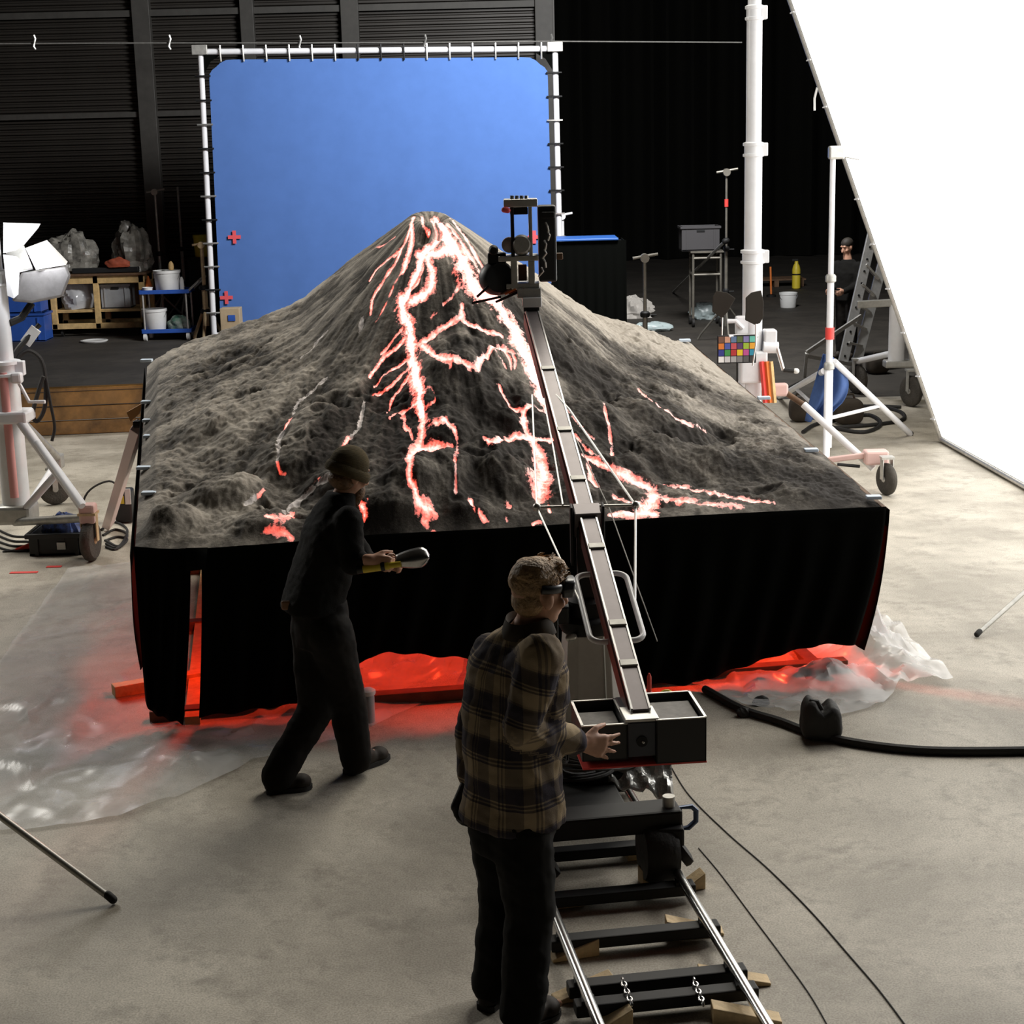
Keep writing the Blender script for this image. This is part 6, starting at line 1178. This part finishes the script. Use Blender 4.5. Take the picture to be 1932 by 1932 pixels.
sh = remesh(g, 'plaid_overshirt', plaid, p2, .0105, 5, folds(.017, 13, 6)); me = sh.data; n = len(me.vertices); co = np.zeros(n*3, np.float32); me.vertices.foreach_get('co', co); co = co.reshape(-1, 3)+ORG[sh.name].astype(np.float32)
def seg_t(p, a, b): d = b-a; t_ = np.clip(((p-a)@d)/(d@d), 0, 1); return t_, np.linalg.norm(p-(a+t_[:, None]*d), axis=1)
t1, d1 = seg_t(co, shR, elR); t2, d2 = seg_t(co, elR, wrR); dax = np.linalg.norm((co-wst)[:, :2], axis=1)
uvx = np.arctan2((co-chest)@fw2, (co-chest)@sd2)*.2; uvz = co[:, 2].copy(); on1 = (d1 < .095)&(d1 <= d2)&((co-chest)@sd2 > .13); on2 = (d2 < .085)&(d2 < d1)
uvz = np.where(on1, 1.2-t1*.32, uvz); uvz = np.where(on2, .88-t2*.28, uvz); uvx = np.where(on2, (co@A3(0, 0, 1)), uvx)
at_ = me.attributes.new('cloth_uv', 'FLOAT_VECTOR', 'POINT'); at_.data.foreach_set('vector', np.stack([uvx, uvx*0, uvz], 1).astype(np.float32).ravel())
MB().rings([[Lh(.0, 0, 0)*0+neck+sd2*(rx*math.cos(a))+fw2*(rx*1.0*math.sin(a))+A3(-.012, 0, dz+.008*math.cos(a*2)) for a in np.linspace(0, 2*math.pi, 26, endpoint=False)] for rx, dz in ((.10, -.045), (.088, -.01), (.082, .012), (.074, -.012))], cap=False).build('shirt_collar', brown_fab, p2, solid=.006)
g = MB(); torso(g, [(q(966, 1600, .02), sd2*.15, fw2*.13), (pel+A3(0, 0, .0), sd2*.18, fw2*.14), (wst+A3(0, 0, -.05), sd2*.17, fw2*.13)]); g.chain([hipl, knl, anl], [.118, .094, .085]); g.chain([hipr, knr, anr], [.118, .095, .088]); remesh(g, 'trousers', mat('black_jeans', (.007, .0065, .0055), .85, var=.3, spec=.2), p2, .011, 5, folds(.012, 18, 4))
for a_, t_ in ((aL, tl), (aR, tr_)):
    hl2 = A3(a_[0], a_[1], 0)-nrm(A3(t_[0]-a_[0], t_[1]-a_[1], 0))*.07; tt = A3(t_[0], t_[1], 0); g = MB(); shoe(g, hl2, tt); bt = remesh(g, 'boot', bootm, p2, .009, 4); sole(bt, hl2, tt, black_rubber)
hair2 = mat('fair_brown_hair', (.40, .25, .12), .55, var=.35, vscale=22, bump=.8, bscale=80)
g = MB(); g.ell(Lh(0, -.02, .045), (.087, .102, .090), Rh); g.ell(Lh(0, -.04, -.015), (.074, .062, .080), Rh); g.ell(Lh(0, .05, .095), (.06, .05, .035), Rh); g.ell(Lh(-.02, .075, .10), (.03, .035, .02), Rh)
hr2 = remesh(g, 'hair', hair2, p2, .006, 2, folds(.007, 50, 8, .6))
for k in range(40):
    a = random.uniform(-1.2, 1.2); e = random.uniform(.1, 1.2); p = Lh(.086*math.sin(a)*math.cos(e), -.01+.1*math.cos(a)*math.cos(e), .05+.085*math.sin(e)); d = Rh@A3(random.uniform(-.4, .4), random.uniform(.2, 1), random.uniform(.1, .5)); MB().tube([p, p+nrm(d)*.016, p+nrm(d)*.028+A3(0, 0, -.004)], [.006, .004, .001], 5).build('hair_tuft', hair2, hr2)
msk = mat('black_headset', (.008, .009, .012), .35)
MB().rings([[Lh(x_, .072+.03*(1-(x_/.075)**2)+dz, z_) for x_, z_ in ((-.07, .055), (-.04, .06), (0, .058), (.04, .06), (.07, .055), (.078, .02), (.06, -.01), (.02, -.005), (-.02, -.005), (-.06, -.01), (-.078, .02))] for dz in (-.02, .028)]).build('goggle_headset', msk, p2, bevel=.008)
MB().tube([Lh(.083*math.cos(a), -.01+.098*math.sin(a), .03) for a in np.linspace(-.3, math.pi+.3, 24)], .008, 8, ell=2).build('headset_strap', msk, p2)
MB().tube(smooth_path([neck+sd2*.05+fw2*.08, chest+fw2*.17+sd2*.06, wst+fw2*.19+sd2*.1, elR+fw2*.14+A3(0, 0, -.1)], 24), .006, 6).build('neck_cord', black_rubber, p2)
# glove in his left hand
gl = remesh((lambda m_: (hand(m_, wrL+A3(0, 0, -.005), A3(-.38, -.1, -.9), A3(.8, .3, -.3), A3(.4, .9, 0), curl=.78, spread=.03, s=1.25), m_)[1])(MB()), 'work_glove', black_rubber, p2, .008, 4)
# ---------------------------------------------------------------- man by the ladder
Y3 = 24.3; q = lambda x, y, dy=0.: P(x, y, Y3+dy); hd = q(1598, 466, 0); fb = A3(q(1600, 690)[0], Y3, 0)
p3 = thing('person', 'dark-clothed man standing in shadow beside the step ladder', 'person', fb); fw3 = nrm(A3(-.75, -.65, 0)); sd3 = nrm(np.cross(fw3, (0, 0, 1)))
zb = lambda z: A3(hd[0]+.02, Y3, z); H = hd[2]+.12; k = H/1.8
b = MB(); Lh, Rh = head(b, hd, nrm(fw3+A3(-.2, 0, -.4)), (0, 0, 1)); b.chain([hd+A3(0, 0, -.08), zb(1.46*k)], [.055, .07]); torso(b, [(zb(.92*k), sd3*.15, fw3*.1), (zb(1.1*k), sd3*.14, fw3*.1), (zb(1.3*k), sd3*.17, fw3*.11), (zb(1.44*k), sd3*.15, fw3*.08)])
arms = []
for s in (-1, 1):
    a = [zb(1.40*k)+sd3*s*.19, zb(1.13*k)+sd3*s*.24+fw3*.04, zb(1.04*k)+sd3*s*.12+fw3*.24]; arms.append(a); b.chain(a, [.05, .04, .03]); hand(b, a[2], nrm(fw3+A3(0, 0, -.2)), -sd3*s, A3(0, 0, 1), curl=.5)
    b.chain([zb(.9*k)+sd3*s*.09, zb(.48*k)+sd3*s*.1, zb(.09)+sd3*s*.11], [.085, .058, .04]); b.chain([zb(.07)+sd3*s*.11, zb(.04)+sd3*s*.12+fw3*.16], [.04, .03])
remesh(b, 'body', skin, p3, .01, 3)
g = MB(); torso(g, [(zb(.88*k), sd3*.18, fw3*.14), (zb(1.1*k), sd3*.175, fw3*.14), (zb(1.3*k), sd3*.2, fw3*.14), (zb(1.45*k), sd3*.14, fw3*.1), (zb(1.5*k), sd3*.08, fw3*.075)])
for a in arms: g.chain(a, [.075, .06, .045])
remesh(g, 'jacket', blacktee, p3, .013, 5, folds(.008, 12, 2)); g = MB()
for s in (-1, 1): g.chain([zb(.92*k)+sd3*s*.08, zb(.48*k)+sd3*s*.1, zb(.1)+sd3*s*.11], [.11, .08, .07])
remesh(g, 'trousers', trouser, p3, .013, 5, folds(.008, 14, 5))
for s in (-1, 1): h_ = A3(*(zb(0)+sd3*s*.11-fw3*.07)[:2], 0); t_ = A3(*(zb(0)+sd3*s*.12+fw3*.2)[:2], 0); g = MB(); shoe(g, h_, t_); remesh(g, 'shoe', bootm, p3, .011, 3)
g = MB(); g.ell(Lh(0, -.02, .05), (.085, .1, .085), Rh); remesh(g, 'hair', mat('dark_hair', (.02, .015, .01), .7), p3, .01, 3)
